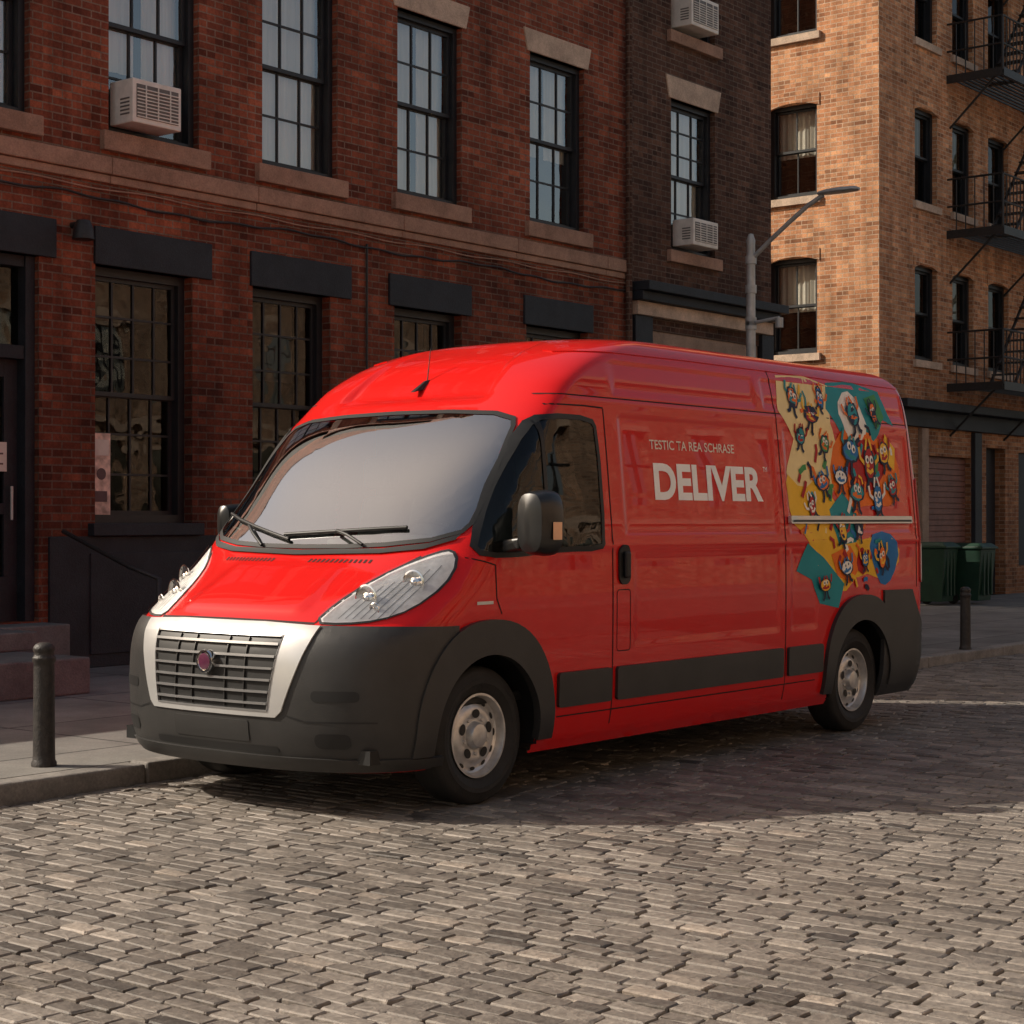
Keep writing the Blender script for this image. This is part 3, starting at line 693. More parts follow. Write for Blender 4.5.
def proj(u,v,mode,side=-1):
    o,d=ray(u,v,mode,side)
    hit,nor,_,_=bvh.ray_cast(o,d)
    if hit is None:
        o,d=ray(u+.0011,v+.0013,mode,side); hit,nor,_,_=bvh.ray_cast(o,d)
    if hit is None: hit,nor,_,_=bvh.find_nearest(o+d*2)
    acc=Vector((0,0,0))
    for du,dv in ((0,0),(.02,0),(-.02,0),(0,.02),(0,-.02)):
        o2_,d2=ray(u+du,v+dv,mode,side); h2,n2,_,_=bvh.ray_cast(o2_,d2)
        if h2 is None: continue
        if n2.dot(d2)>0: n2=-n2
        acc+=n2
    nor=acc.normalized() if acc.length>.1 else nor
    if nor.dot(d)>0: nor=-nor
    return hit,nor
def patch(name,poly,mode,off,mat,side=-1,res=.04,hole=None,thick=0,par=None,resu=None):
    bm=bmesh.new()
    def loop(pl):
        vs=[bm.verts.new((p[0],p[1],0)) for p in pl]
        return [bm.edges.new((vs[i],vs[(i+1)%len(vs)])) for i in range(len(vs))]
    es=loop(poly)
    if hole: es+=loop(hole)
    bmesh.ops.triangle_fill(bm,use_beauty=True,edges=es)
    us=[p[0] for p in poly]; vs_=[p[1] for p in poly]; ru=resu or res
    u=math.floor(min(us)/ru)*ru+ru*1.013
    while u<max(us):
        bmesh.ops.bisect_plane(bm,geom=bm.verts[:]+bm.edges[:]+bm.faces[:],plane_co=(u,0,0),plane_no=(1,0,0)); u+=ru
    v=math.floor(min(vs_)/res)*res+res*1.013
    while v<max(vs_):
        bmesh.ops.bisect_plane(bm,geom=bm.verts[:]+bm.edges[:]+bm.faces[:],plane_co=(0,v,0),plane_no=(0,1,0)); v+=res
    bm.normal_update()
    for f in bm.faces:
        if f.normal.z<0: f.normal_flip()
    uv_d=[]
    for vt in bm.verts:
        u_,v_=vt.co.x,vt.co.y
        h,nr=proj(u_,v_,mode,side); vt.co=h+nr*off; uv_d.append(nr)
    bm.normal_update(); bm.verts.index_update()
    tot=0
    for f in bm.faces: tot+=sum(f.normal.dot(uv_d[v_.index]) for v_ in f.verts)*f.calc_area()
    if tot<0: bmesh.ops.reverse_faces(bm,faces=bm.faces[:])
    for f in bm.faces: f.smooth=True
    me=bpy.data.meshes.new(name); bm.to_mesh(me); bm.free(); me.materials.append(mat)
    o=bpy.data.objects.new(name,me); COL.objects.link(o); attach(o,par or van)
    if thick:
        m=o.modifiers.new('sol','SOLIDIFY'); m.thickness=thick; m.offset=-1
        e=o.modifiers.new('edge','EDGE_SPLIT'); e.split_angle=math.radians(50)
    return o
def stroke(name,path,wd,mode,off,mat,side=-1,res=.04,thick=0,closed=False):
    L_=[];R_=[]; n=len(path)
    for i,p in enumerate(path):
        if closed: a=Vector(path[i-1]); b=Vector(path[(i+1)%n])
        else: a=Vector(path[max(i-1,0)]); b=Vector(path[min(i+1,n-1)])
        d=(b-a).normalized(); nn=Vector((-d.y,d.x))*wd/2; L_.append(tuple(Vector(p)+nn)); R_.append(tuple(Vector(p)-nn))
    if closed:
        A,B=(L_,R_) if abs(area(L_))>abs(area(R_)) else (R_,L_)
        return patch(name,A,mode,off,mat,side,res,hole=B,thick=thick)
    return patch(name,L_+R_[::-1],mode,off,mat,side,res,thick=thick)

win_s=smooth_poly([(-.10,1.275),(.1,1.25),(.6,1.28),(.97,1.28),(1.015,1.33),(1.015,1.95),(.96,2.025),(.55,2.025),(.43,1.96),(.2,1.70),(.0,1.44)],1)
ws_h=[(0,1.295),(.3,1.298),(.55,1.31),(.78,1.335),(.905,1.38),(.925,1.43),(.91,1.6),(.885,1.8),(.86,1.95),(.83,2.0),(.70,2.035),(.4,2.052),(0,2.058)]
win_f=ws_h+[(-a,b) for a,b in ws_h[-2:0:-1]]
WR=.425; WZ=.355; AX=(0.0,4.035)
keep=[]
for f in HF:
    c=[sum(HV[i][k] for i in f)/len(f) for k in range(3)]
    lat=abs(c[1]-YC); kill=False
    if lat>.5:
        for ax in AX:
            if (c[0]-ax)**2+(c[2]-WZ)**2<WR**2 : kill=True
    if not kill and 1.2<c[2]<2.08 and c[0]<1.03:
        p=(YC-c[1],c[2]); q_=(c[0],c[2])
        if lat>.93-.12*(c[2]-1.3) and c[0]>-.1:
            if pip(q_,win_s) and edist(q_,win_s)>.018 : kill=True
        if c[0]<.48 and pip(p,win_f) and edist(p,win_f)>.022: kill=True
    if not kill: keep.append(f)
me=bpy.data.meshes.new('body'); me.from_pydata(HV,[],keep); me.polygons.foreach_set('use_smooth',[True]*len(keep)); me.materials.append(M_red); me.update()
bm=bmesh.new(); bm.from_mesh(me); bmesh.ops.delete(bm,geom=[v for v in bm.verts if not v.link_faces],context='VERTS'); bmesh.ops.recalc_face_normals(bm,faces=bm.faces); bm.to_mesh(me); bm.free()
ob=bpy.data.objects.new('body_shell',me); COL.objects.link(ob); attach(ob,van)

patch('windscreen',win_f,'front',.004,M_wind,res=.05)
patch('windscreen_border',win_f,'front',.007,M_black,res=.05,hole=inset(win_f,.022))
for s in (-1,1):
    patch('side_window',win_s,'side',.003,M_side,s,res=.06)
    patch('side_window_seal',win_s,'side',.007,M_black,s,res=.05,hole=inset(win_s,.028))
    stroke('window_divider',[(.50,1.285),(.50,1.98)],.03,'side',.008,M_black,s)

zz=[.235+i*(.925-.235)/24 for i in range(25)]
def th_edge(z):
    dz=z-WZ
    x=-math.sqrt(max(0,(WR+.02)**2-dz*dz))
    if dz>=WR*.85: x=-.25
    return math.atan2(1.02,.3-min(x,-.25))
rt=[(th_edge(z),z) for z in zz]
top=[(th_edge(.925)*(1-i/12*2),.925) for i in range(1,12)]
poly=rt+top+[(-a,b) for a,b in rt[::-1]]
patch('front_bumper',poly,'cyl',.016,M_plast,res=.03,resu=.035,thick=.03)
poly=[(a,z) for a,z in ((-1.42,.225),(-1.0,.225),(0,.225),(1.0,.225),(1.42,.225),(1.42,.96),(1.05,.955),(.9,.62),(0,.60),(-.9,.62),(-1.05,.955),(-1.42,.96))]
patch('rear_bumper',poly,'cylr',.016,M_plast,res=.04,resu=.05,thick=.03)
patch('bumper_lip',[(-1.0,.29),(-.80,.30),(0,.305),(.80,.30),(1.0,.29),(1.0,.25),(.78,.243),(0,.24),(-.78,.243),(-1.0,.25)],'cyl',.026,M_plast,res=.03,resu=.04,thick=.02)
for s in (1,-1):
    patch('bumper_slot',[(s*a,b) for a,b in rrect(.63,.84,.575,.625,.02)],'front',.0185,M_black,res=.03)
    patch('fog_recess',[(s*a,b) for a,b in rrect(.64,.80,.35,.42,.03)],'front',.0185,M_black,res=.03)
    stroke('bumper_crease',[(s*.50,.50),(s*.60,.475),(s*.90,.475)],.008,'front',.0185,M_black)
sur=[(.62,.918),(.605,.86),(.545,.70),(.475,.52),(.44,.49),(-.44,.49),(-.475,.52),(-.545,.70),(-.605,.86),(-.62,.918),(-.3,.930),(.3,.930)]
inn=[(.455,.872),(.395,.52),(-.395,.52),(-.455,.872)]
patch('grille_surround',sur,'front',.026,M_silver,res=.03,hole=inn,thick=.02)
patch('grille_back',inset(inn,-.01),'front',.018,M_black,res=.05)
for i in range(6):
    z=.555+i*.056; hw=.392+.055*(z-.53)/.335
    stroke('grille_bar',[(-hw,z),(-hw*.5,z),(0,z),(hw*.5,z),(hw,z)],.011,'front',.034,M_gbar,thick=.012,res=.1)
for u in (-.25,-.12,.12,.25): stroke('grille_strut',[(u,.53),(u,.862)],.005,'front',.027,M_plast,thick=.01)
stroke('grille_rim',[(.455,.872),(.395,.52),(-.395,.52),(-.455,.872)],.008,'front',.030,M_gbar,closed=True,thick=.01)
h,_=proj(0,.745,'front'); mb=MB()
mb.lathe((h.x-.045,YC,.745),[(0,.012),(.042,.012),(.044,.006),(.046,.014),(.056,.014),(.06,0),(.056,-.03)],M_chrome,(-1,0,0),32)
mb.lathe((h.x-.0455,YC,.745),[(0,.016),(.026,.0155),(.041,.0125)],simple('badge_enamel',(.10,.02,.05),.3,coat=1),(-1,0,0),32)
mb.make('badge',van,smooth=True)
patch('plate_recess',rrect(-.27,.27,.365,.465,.01),'front',.020,simple('recess_plastic',(.018,.017,.016),.6),res=.05,thick=.004)
patch('lower_intake',rrect(-.44,.44,.315,.348,.012),'front',.0185,M_black,res=.05)

def arch(cx,rx,rz,sq,lo=.30):
    out=[]; n=28
    for i in range(n+1):
        t=math.pi*i/n; c_,s_=math.cos(t),math.sin(t); e=2/sq
        out.append((cx+rx*math.copysign(abs(c_)**e,c_),WZ+rz*abs(s_)**e))
    inn_=[(cx+(WR-.012)*math.cos(math.pi*i/n),WZ+(WR-.012)*math.sin(math.pi*i/n)) for i in range(n+1)]
    return [(out[0][0],lo)]+out+[(out[-1][0],lo)]+[(inn_[-1][0],lo)]+inn_[::-1]+[(inn_[0][0],lo)]
for s in (-1,1):
    patch('front_arch_trim',arch(0,.535,.59,2.3),'side',.028,M_plast,s,res=.05,thick=.045)
    patch('rear_arch_trim',arch(4.035,.53,.585,2.3),'side',.028,M_plast,s,res=.05,thick=.045)
    for a,b in ((.575,1.06),(1.115,2.955),(3.02,3.475)):
        patch('side_moulding',rrect(a,b,.45,.635,.02),'side',.020,M_plast,s,res=.08,thick=.02)
    stroke('door_seam_rear',[(1.085,2.07),(1.085,1.6),(1.085,1.2),(1.085,.8),(1.085,.32)],.010,'side',.0015,M_gap,s)
    stroke('door_seam_front',[(.05,1.22),(.06,1.05),(.10,.97)],.009,'side',.0015,M_gap,s)
    stroke('panel_seam',[(3.0,2.42),(3.0,2.1),(3.0,1.6),(3.0,1.1),(3.0,.65),(3.0,.3)],.010,'side',.0015,M_gap,s)
    stroke('door_seam_top',[(.60,2.075),(.9,2.08),(1.085,2.075)],.009,'side',.0015,M_gap,s)
    stroke('roof_seam',[(.62,2.135),(1.5,2.135),(3,2.135),(4.85,2.135)],.007,'side',.0018,M_gap,s)
    stroke('roof_gutter',[(1.0,2.405),(2,2.415),(3,2.415),(4.85,2.405)],.012,'side',.006,M_red,s,thick=.006)
    stroke('sill_seam',[(.58,.40),(1.5,.40),(3.4,.40)],.008,'side',.0015,M_gap,s)
    stroke('wing_seam',[(.05,1.22),(-.03,1.24),(-.12,1.26)],.007,'side',.0015,M_gap,s)
    stroke('corner_seam',[(4.86,2.35),(4.875,1.6),(4.88,.97)],.010,'side',.0015,M_gap,s)
    stroke('fuel_flap',rrect(1.125,1.255,.72,1.06,.02),.006,'side',.0015,M_gap,s,closed=True)
    patch('door_rail',rrect(3.04,4.80,1.425,1.475,.012),'side',.030,M_silver,s,res=.1,thick=.025)
    stroke('door_rail_slot',[(3.06,1.442),(4,1.442),(4.78,1.442)],.014,'side',.032,M_black,s)
    patch('handle_plate',rrect(1.135,1.245,1.09,1.31,.047),'side',.012,M_black,s,res=.04,thick=.01)
    h0,_=proj(1.19,1.2,'side',s); mb=MB(); mb.box(1.168,1.216,h0.y+s*.012,h0.y+s*.04,1.125,1.275,M_black); mb.make('handle',van,bevel=.012)
    patch('tail_lamp',rrect(4.93,5.03,1.0,1.75,.02),'side',.012,M_redl,s,res=.04,thick=.01)
stroke('wing_badge',[( -.10,1.03),(.03,1.03)],.016,'side',.003,M_silver,-1)
stroke('rear_door_split',[(0,.65),(0,1.4),(0,2.3)],.012,'rear',.002,M_gap)
for s in (1,-1):
    patch('rear_window',[(s*a,b) for a,b in rrect(.1,.72,1.35,1.95,.06)],'rear',.004,M_black)
    stroke('bonnet_seam',[(s*.56,.945),(s*.585,1.03),(s*.63,1.125),(s*.70,1.20),(s*.78,1.265)],.010,'front',.002,M_gap,res=.02)
    for k in range(14):
        u=s*(.14+k*.030)
        stroke('bonnet_vent',[(u,1.230),(u,1.247)],.014,'front',.002,M_gap,res=.02)
stroke('bonnet_front_seam',[(-.56,.942),(-.3,.948),(0,.95),(.3,.948),(.56,.942)],.010,'front',.002,M_gap,res=.02)
patch('cowl',[(-.90,1.375),(-.78,1.328),(-.55,1.300),(0,1.287),(.55,1.300),(.78,1.328),(.90,1.375),(.89,1.345),(.77,1.298),(.55,1.275),(0,1.262),(-.55,1.275),(-.77,1.298),(-.89,1.345)],'front',.009,M_black,res=.03)
def wire(name,pts,r,mat): return cable(name,pts,r,mat,van)
def fp(u,z,off): h,n_=proj(u,z,'front'); return h+n_*off
for (a,b,c) in (((-.30,1.30),(-.52,1.40),((-.86,1.475),(-.12,1.335))),((.42,1.31),(.20,1.375),((-.18,1.36),(.62,1.40)))):
    wire('wiper_arm',[fp(a[0],a[1],.02),fp((a[0]+b[0])/2,(a[1]+b[1])/2,.045),fp(b[0],b[1],.028)],.009,M_black)
    p0,p1=c; wire('wiper_blade',[fp(p0[0]+(p1[0]-p0[0])*t,p0[1]+(p1[1]-p0[1])*t,.018) for t in (0,.25,.5,.75,1)],.010,M_black)
M_refl=simple('lamp_reflector',(.92,.91,.89),.28,.12,var=.2,scale=16)
for s in (1,-1):
    hp=smooth_poly([(.555,.945),(.575,1.035),(.625,1.125),(.70,1.205),(.84,1.285),(.900,1.30),(.950,1.24),(.962,1.12),(.93,1.01),(.85,.958),(.70,.940)],1)
    hp=[(s*a,b) for a,b in hp]
    patch('headlamp_housing',hp,'front',.002,M_refl,res=.03)
    stroke('headlamp_edge',hp,.010,'front',.004,M_plast,closed=True,res=.03)
    for k in range(7):
        u=.66+k*.035; stroke('lamp_fluting',[(s*u,.965),(s*(u+.03),1.10+.02*k)],.004,'front',.004,M_gbar,res=.05)
    for (u,z,r) in ((.71,1.055,.064),(.85,1.130,.060),(.79,1.01,.028)):
        h,nr=proj(s*u,z,'front'); d=(nr*.6+Vector((-1,0,.05))*.6).normalized(); mb=MB()
        mb.lathe(h+d*.002,[(r*1.12,0),(r*1.15,.008),(r,.010),(r*.92,.004),(r*.6,-.004),(r*.35,.002),(r*.3,.010),(r*.15,.016),(0,.018)],M_chrome,d,32)
        mb.make('headlamp_bowl',van,smooth=True)
    patch('headlamp_lens',hp,'front',.018,M_hlg,res=.025)
def text(body,size_x,size_z,x0,z0,mat,name,boff=.0):
    cu=bpy.data.curves.new(name,'FONT'); cu.body=body; cu.size=1; cu.offset=boff; cu.resolution_u=5
    o=bpy.data.objects.new('tmp',cu); COL.objects.link(o); bpy.context.view_layer.update()
    me=bpy.data.meshes.new_from_object(o.evaluated_get(bpy.context.evaluated_depsgraph_get())); bpy.data.objects.remove(o)
    co=np.array([v.co[:] for v in me.vertices]); mn=co.min(0); mx=co.max(0)
    for v in me.vertices:
        x=x0+(v.co.x-mn[0])/(mx[0]-mn[0])*size_x; z=z0+(v.co.y-mn[1])/(mx[1]-mn[1])*size_z
        h,n_=proj(x,z,'side',-1); v.co=h+n_*.003
    me.materials.clear(); me.materials.append(mat)
    ob=bpy.data.objects.new(name,me); COL.objects.link(ob); attach(ob,van); return ob
text('DELIVER',1.22,.215,1.55,1.565,M_white,'lettering_large',.035)
text('TESTIC TA REA SCHRASE',.93,.055,1.53,1.86,M_cream,'lettering_small',.010)
text('TM',.05,.03,2.79,1.755,M_white,'lettering_mark',.0)
VM=lambda n_,c: simple(n_,c,.5,var=.08,spec=.2)
my=VM('mural_yellow',(.95,.52,.03)); mc=VM('mural_cream',(.95,.72,.34)); mt=VM('mural_teal',(.02,.28,.31)); mn_=VM('mural_navy',(.012,.016,.045)); mo=VM('mural_orange',(.90,.18,.01)); mr=VM('mural_crimson',(.45,.012,.012)); mw=VM('mural_white',(.92,.86,.76)); mbl=VM('mural_blue',(.02,.18,.45)); mg=VM('mural_green',(.06,.28,.08))
before=set(bpy.data.objects)
base=[
 (mc,[(3.10,2.39),(3.48,2.41),(3.78,2.36),(3.72,2.1),(3.86,1.86),(3.66,1.6),(3.55,1.36),(3.3,1.42),(3.08,1.76),(3.22,1.98),(3.04,2.16)]),
 (my,[(3.04,1.78),(3.28,1.64),(3.5,1.74),(3.80,1.50),(3.9,1.30),(4.45,1.36),(4.66,1.20),(4.40,1.02),(4.02,1.10),(3.74,.93),(3.60,1.10),(3.40,1.14),(3.26,1.36),(3.10,1.44)]),
 (mt,[(3.76,2.38),(4.12,2.41),(4.52,2.36),(4.66,2.12),(4.50,2.16),(4.36,1.98),(4.1,2.12),(3.85,2.05),(3.70,2.2)]),
 (mo,[(3.78,2.02),(4.1,2.14),(4.40,2.0),(4.60,2.06),(4.74,1.72),(4.58,1.54),(4.2,1.56),(3.85,1.5),(3.64,1.72)]),
 (mt,[(3.28,1.30),(3.50,1.20),(3.78,1.02),(3.70,.86),(3.44,.90),(3.34,1.06),(3.14,1.12)]),
 (mbl,[(4.12,1.34),(4.42,1.38),(4.62,1.26),(4.50,1.04),(4.34,.98),(4.22,1.10)]),
 (mt,[(3.62,1.52),(3.82,1.64),(4.0,1.50),(3.95,1.30),(3.7,1.28)]),
 (mw,[(3.84,2.22),(4.02,2.36),(4.18,2.28),(4.26,2.06),(4.1,1.96),(3.94,2.02)]),
 (mg,[(4.28,2.30),(4.46,2.34),(4.54,2.18),(4.38,2.08)]),
 (mr,[(3.9,1.98),(4.3,2.02),(4.52,1.82),(4.24,1.62),(3.94,1.70)]),
 (mo,[(3.60,1.22),(3.86,1.28),(4.02,1.14),(3.86,1.02),(3.68,1.08)]),
 (mr,[(4.0,1.28),(4.14,1.22),(4.08,1.06),(3.94,1.12)]),
 (my,[(4.50,2.06),(4.66,1.96),(4.62,1.80),(4.48,1.88)]),
]
for i,(m,pl) in enumerate(base):
    patch('mural_field',smooth_poly(pl,1) if i%2 else pl,'side',.0016+.00035*i,m,-1,res=.05)
lay=[0]
def blob(m,cx,cz,rx,rz,k=10,ph=0,jit=.0):
    lay[0]+=1
    pl=[(cx+rx*(1+random.uniform(-jit,jit))*math.cos(ph+2*math.pi*j/k),cz+rz*(1+random.uniform(-jit,jit))*math.sin(ph+2*math.pi*j/k)) for j in range(k)]
    patch('mural_figure',pl,'side',.0064+.00003*lay[0],m,-1,res=.08)
def bar(m,pts,w):
    lay[0]+=1; stroke('mural_line',pts,w,'side',.0064+.00003*lay[0],m,-1,res=.12)
def figure(cx,cz,s,body,trim,kind=0):
    a=random.uniform(-.5,.5)
    def p(u,v): return (cx+s*(u*math.cos(a)-v*math.sin(a)),cz+s*(u*math.sin(a)+v*math.cos(a)))
    w=s*.28
    for q_ in (-.5,.5):
        bar(mn_,[p(q_*.4,-.6),p(q_*.7,-1.2),p(q_*1.3,-1.45)],w); bar(trim,[p(q_*1.2,.0),p(q_*2.2,.3),p(q_*2.4,.95)],w*.9)
    sx,sz=((.86,.92),(1.15,.7),(.7,1.15))[kind%3]
    blob(mn_,*p(0,0),s*sx,s*sz,10,a,.1); blob(body,*p(0,0),s*sx*.82,s*sz*.82,10,a,.1)
    bar(trim,[p(-.55*sx,-.3*sz),p(0,-.45*sz),p(.55*sx,-.3*sz)],s*.24)
    blob(trim,*p(-.2,-.1),s*.2,s*.14,7)
    for q_ in (-.26,.26): blob(mw,*p(q_,.25),s*.24,s*.26,8); blob(mn_,*p(q_+.05,.22),s*.11,s*.13,6)
    bar(trim,[p(-.4,.7*sz),p(-.15,1.3*sz)],s*.2); bar(trim,[p(.4,.7*sz),p(.15,1.3*sz)],s*.2)
for i in range(60):
    cx_,cz_=random.choice([(3.4,2.2),(3.4,1.75),(4.15,1.85),(4.15,1.6),(3.8,1.35),(3.9,1.12),(4.4,1.9),(3.45,1.5),(4.35,1.2)])
    cx_+=random.gauss(0,.16); cz_+=random.gauss(0,.11)
    if not(3.14<cx_<4.66 and .98<cz_<2.34): continue
    th=random.uniform(0,3.14); l=random.uniform(.02,.07)
    bar(random.choice([mr,mt,my,mo,mbl,mw,mg,mn_]),[(cx_-l*math.cos(th),cz_-l*math.sin(th)),(cx_+.3*l,cz_+.3*l),(cx_+l*math.cos(th),cz_+l*math.sin(th))],random.uniform(.016,.04))
figs=[(3.26,2.25,.085,mo,mt),(3.46,2.15,.088,mr,my),(3.63,2.27,.072,mbl,mo),(3.30,2.00,.070,mt,mr),(3.55,1.70,.085,mo,mbl),(3.38,1.54,.07,mr,mw),(3.62,1.96,.075,mg,mo),
      (3.98,1.92,.120,mbl,mt),(4.24,1.84,.118,mr,my),(4.47,1.92,.095,my,mr),(4.02,1.64,.100,mt,mo),(4.32,1.60,.100,mbl,mw),(4.56,1.68,.080,mr,mt),(3.80,1.74,.080,mw,mbl),
      (3.76,1.38,.080,my,mr),(4.00,1.40,.070,mw,mo),(3.80,1.13,.078,mw,mbl),(4.32,1.19,.080,mo,my),(4.05,2.18,.100,mt,mo),(3.50,1.02,.068,my,mr),(4.36,2.2,.070,mo,mn_),(4.06,1.18,.06,mbl,my)]
for i,f in enumerate(figs): figure(*f,i)
mur=[o for o in bpy.data.objects if o not in before]
bpy.ops.object.select_all(action='DESELECT')
for o in mur: o.select_set(True)
bpy.context.view_layer.objects.active=mur[0]
bpy.ops.object.join(); mur[0].name='mural'
bpy.ops.object.select_all(action='DESELECT')

# mirrors
for s,off,sc_ in ((-1,0,1.0),(1,-.10,.66)):
    def yy(l): return YC+s*(l+off)
    MX=.12; mb=MB()
    secs=[(-.02,.02,.03,.10),(0,.075,.085,.15),(.06,.095,.10,.165),(.12,.10,.105,.17),(.155,.095,.10,.165)]
    rg=[]
    for (dx,ry,_,rz) in secs:
        rg.append([(MX+dx,yy(1.19)+ry*sc_*1.05*math.copysign(abs(math.cos(t))**.65,math.cos(t)),1.435+rz*sc_*math.copysign(abs(math.sin(t))**.65,math.sin(t))) for t in [2*math.pi*i/24 for i in range(24)]])
    for r0,r1 in zip(rg,rg[1:]):
        for i in range(24): mb.poly([r0[i],r0[(i+1)%24],r1[(i+1)%24],r1[i]],M_mirror)
    mb.poly(rg[0],M_mirror); mb.poly(rg[-1],M_chrome)
    mb.make('mirror_housing',van,smooth=True)
    zl=1.27 if s<0 else 1.33
    mb=MB(); mb.hexa([(.10,yy(.95-off*.7),zl),(.12,yy(1.12),zl+.03),(.22,yy(1.12),zl+.03),(.26,yy(.95-off*.7),zl),(.11,yy(.95-off*.7),zl+.07),(.12,yy(1.12),zl+.09),(.22,yy(1.12),zl+.09),(.24,yy(.95-off*.7),zl+.07)],M_mirror)
    mb.make('mirror_arm',van,bevel=.01)
    if s<0:
        mb=MB(); mb.box(.18,.25,yy(1.296),yy(1.300),1.35,1.44,M_orange); mb.make('mirror_indicator',van)

def wheel(cx,cy,s):
    mb=MB(); c=(cx,cy,.352); ax=(0,s,0)
    mb.lathe(c,[(.212,.075),(.235,.095),(.262,.104),(.266,.108),(.29,.110),(.294,.106),(.325,.102),(.340,.090),(.350,.072),(.352,.045),(.352,-.045),(.350,-.072),(.335,-.1),(.28,-.11),(.212,-.08)],M_tyre,ax,72)
    mb.make('tyre',van,smooth=True)
    mb=MB()
    mb.lathe(c,[(.216,.092),(.205,.093),(.198,.078),(.192,.05),(.178,.040),(.165,.044),(.150,.060),(.125,.068),(.10,.066),(.085,.060),(.072,.062),(.066,.085),(.058,.098),(.03,.104),(0,.105)],M_rim,ax,64)
    mb.make('wheel_rim',van,smooth=True)
    mb=MB()
    for i in range(5):
        t=2*math.pi*i/5+.3
        p=Vector((cx+.110*math.cos(t),cy+s*.067,.352+.110*math.sin(t)))
        n=16; e1=Vector((math.cos(t),0,math.sin(t))); e2=Vector((-math.sin(t),0,math.cos(t)))
        mb.poly([p+e1*.023*math.cos(a)+e2*.030*math.sin(a)+Vector((0,s*.0035,0)) for a in [2*math.pi*j/n for j in range(n)]],M_black)
        t+=math.pi/5
        q_=Vector((cx+.093*math.cos(t),cy+s*.06,.352+.093*math.sin(t))); mb.tube(q_,q_+Vector((0,s*.018,0)),.011,M_rim,8)
    for i in range(12):
        t=2*math.pi*i/12
        p=Vector((cx+.172*math.cos(t),cy+s*.0475,.352+.172*math.sin(t))); e1=Vector((math.cos(t),0,math.sin(t))); e2=Vector((-math.sin(t),0,math.cos(t)))
        mb.poly([p+e1*.010*math.cos(a)+e2*.020*math.sin(a) for a in [2*math.pi*j/12 for j in range(12)]],M_black)
    mb.make('wheel_holes',van)
for ax in AX:
    wheel(ax,.03,-1); wheel(ax,1.735,1)
    for (ya,yb) in ((-.105,.42),(1.37,1.895)):
        mb=MB()
        mb.lathe((ax,ya,WZ),[(WR+.005,0),(WR+.005,yb-ya)],M_black,(0,1,0),48)
        yy_=yb if ya<0 else ya
        mb.lathe((ax,yy_,WZ),[(0,0),(WR+.005,0)],M_black,(0,1,0),48)
        me_=mb.make('wheel_housing',van,smooth=True)
        bm=bmesh.new(); bm.from_mesh(me_.data); bmesh.ops.bisect_plane(bm,geom=bm.verts[:]+bm.edges[:]+bm.faces[:],plane_co=(0,0,.27),plane_no=(0,0,-1),clear_outer=True); bm.to_mesh(me_.data); bm.free()
mb=MB(); mb.box(-.75,4.9,YC-.46,YC+.46,.27,.34,M_black)
for a,b in ((-.75,-.45),(.45,3.58),(4.5,4.9)): mb.box(a,b,YC-.9,YC-.461,.272,.34,M_black); mb.box(a,b,YC+.461,YC+.9,.272,.34,M_black)
mb.tube((0,.1,.352),(0,1.7,.352),.05,M_black); mb.tube((4.035,.1,.352),(4.035,1.7,.352),.06,M_black)
mb.tube((1.2,.7,.22),(4.6,.7,.24),.04,M_black)
mb.make('underbody',van)
mb=MB()
mb.box(1.22,1.25,YC-.9,YC+.9,.4,2.2,M_seat)
mb.box(-.3,1.22,YC-.92,YC+.92,.5,.55,M_black)
mb.hexa([(-.22,YC-.86,1.0),(.32,YC-.86,.95),(.32,YC+.86,.95),(-.22,YC+.86,1.0),(-.18,YC-.84,1.262),(.22,YC-.84,1.30),(.22,YC+.84,1.30),(-.18,YC+.84,1.262)],M_dash)
mb.box(.06,.24,YC-.62,YC-.22,1.305,1.37,M_dash); mb.box(.05,.24,YC-.16,YC+.18,1.305,1.345,M_dash)
mb.make('dashboard',van,bevel=.02)
mb=MB()
for y0 in (.20,1.04,1.45):
    w=.5 if y0<.3 else .38
    mb.box(.55,1.02,y0,y0+w,.85,1.0,M_seat); mb.hexa([(.98,y0,1.0),(.98,y0+w,1.0),(1.12,y0+w,1.0),(1.12,y0,1.0),(1.08,y0+.05,1.6),(1.08,y0+w-.05,1.6),(1.18,y0+w-.05,1.6),(1.18,y0+.05,1.6)],M_seat)
    mb.box(1.06,1.16,y0+w/2-.12,y0+w/2+.12,1.64,1.84,M_seat)
mb.make('seats',van,bevel=.04)
mb=MB(); sc=Vector((.34,YC-.42,1.34)); sd=Vector((.55,0,.83)).normalized(); e1=Vector((0,1,0)); e2=sd.cross(e1)
for i in range(32):
    a=2*math.pi*i/32; b=2*math.pi*(i+1)/32
    mb.tube(sc+(e1*math.cos(a)+e2*math.sin(a))*.19,sc+(e1*math.cos(b)+e2*math.sin(b))*.19,.014,M_black,8)
for a in (0.3,2.8,4.7): mb.tube(sc,sc+(e1*math.cos(a)+e2*math.sin(a))*.19,.016,M_black,8)
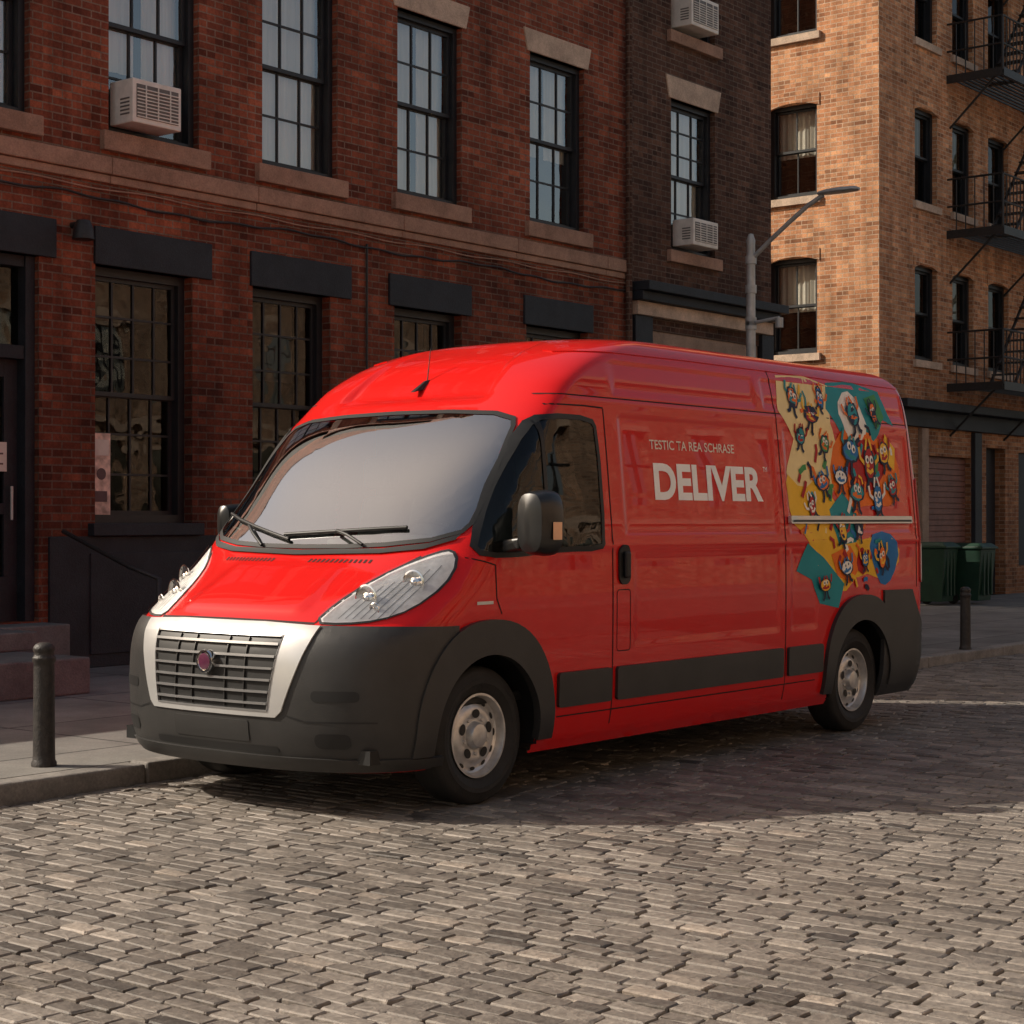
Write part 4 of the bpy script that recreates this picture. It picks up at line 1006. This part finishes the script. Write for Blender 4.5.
mb.tube(sc,sc-sd*.25,.035,M_black,10)
mb.make('steering_wheel',van,smooth=True)
h,nr=proj(.66,0,'top')
mb=MB(); mb.hexa([h+Vector((-.10,-.015,-.04)),h+Vector((.06,-.025,.0)),h+Vector((.06,.025,.0)),h+Vector((-.10,.015,-.04)),h+Vector((.01,-.008,.03)),h+Vector((.05,-.010,.04)),h+Vector((.05,.010,.04)),h+Vector((.01,.008,.03))],M_black)
mb.tube(h+Vector((.03,0,.02)),h+Vector((.06,0,.22)),.004,M_black,6,.002); mb.make('antenna',van,bevel=.005)

# ------------------------------------------------------------------ light & camera
el=math.radians(35); hd=Vector((-.56,.828)).normalized()
sd=Vector((hd.x*math.cos(el),hd.y*math.cos(el),math.sin(el)))
l=bpy.data.lights.new('sun','SUN'); l.energy=5.0; l.angle=math.radians(.5); l.color=(1,.91,.78)
so=bpy.data.objects.new('sun',l); COL.objects.link(so); so.rotation_euler=(-sd).to_track_quat('-Z','Y').to_euler(); so.location=(-10,15,20)
w=bpy.data.worlds.new('World'); scene.world=w; w.use_nodes=True; nt=w.node_tree
sk=nt.nodes.new('ShaderNodeTexSky'); sk.sky_type='NISHITA'; sk.sun_disc=False; sk.sun_elevation=el; sk.sun_rotation=math.atan2(hd.x,hd.y)%(2*math.pi)
sk.air_density=1.0; sk.dust_density=3.5; sk.ozone_density=.4
bg_=nt.nodes['Background']; bg_.inputs['Strength'].default_value=.14
nt.links.new(mixc(nt,sk.outputs[0],(1.0,.90,.78),1.0,'MULTIPLY'),bg_.inputs['Color'])
scene.view_settings.view_transform='Standard'; scene.view_settings.look='None'; scene.view_settings.exposure=0

cam=bpy.data.cameras.new('camera'); co=bpy.data.objects.new('camera',cam); COL.objects.link(co)
co.location=(-6.98,-5.83,1.45); f=Vector((.7826,.6226,math.tan(math.radians(.26)))).normalized()
co.rotation_euler=f.to_track_quat('-Z','Y').to_euler(); cam.sensor_width=36; cam.lens=62.4; cam.clip_end=2000
cam.clip_start=.05
scene.camera=co
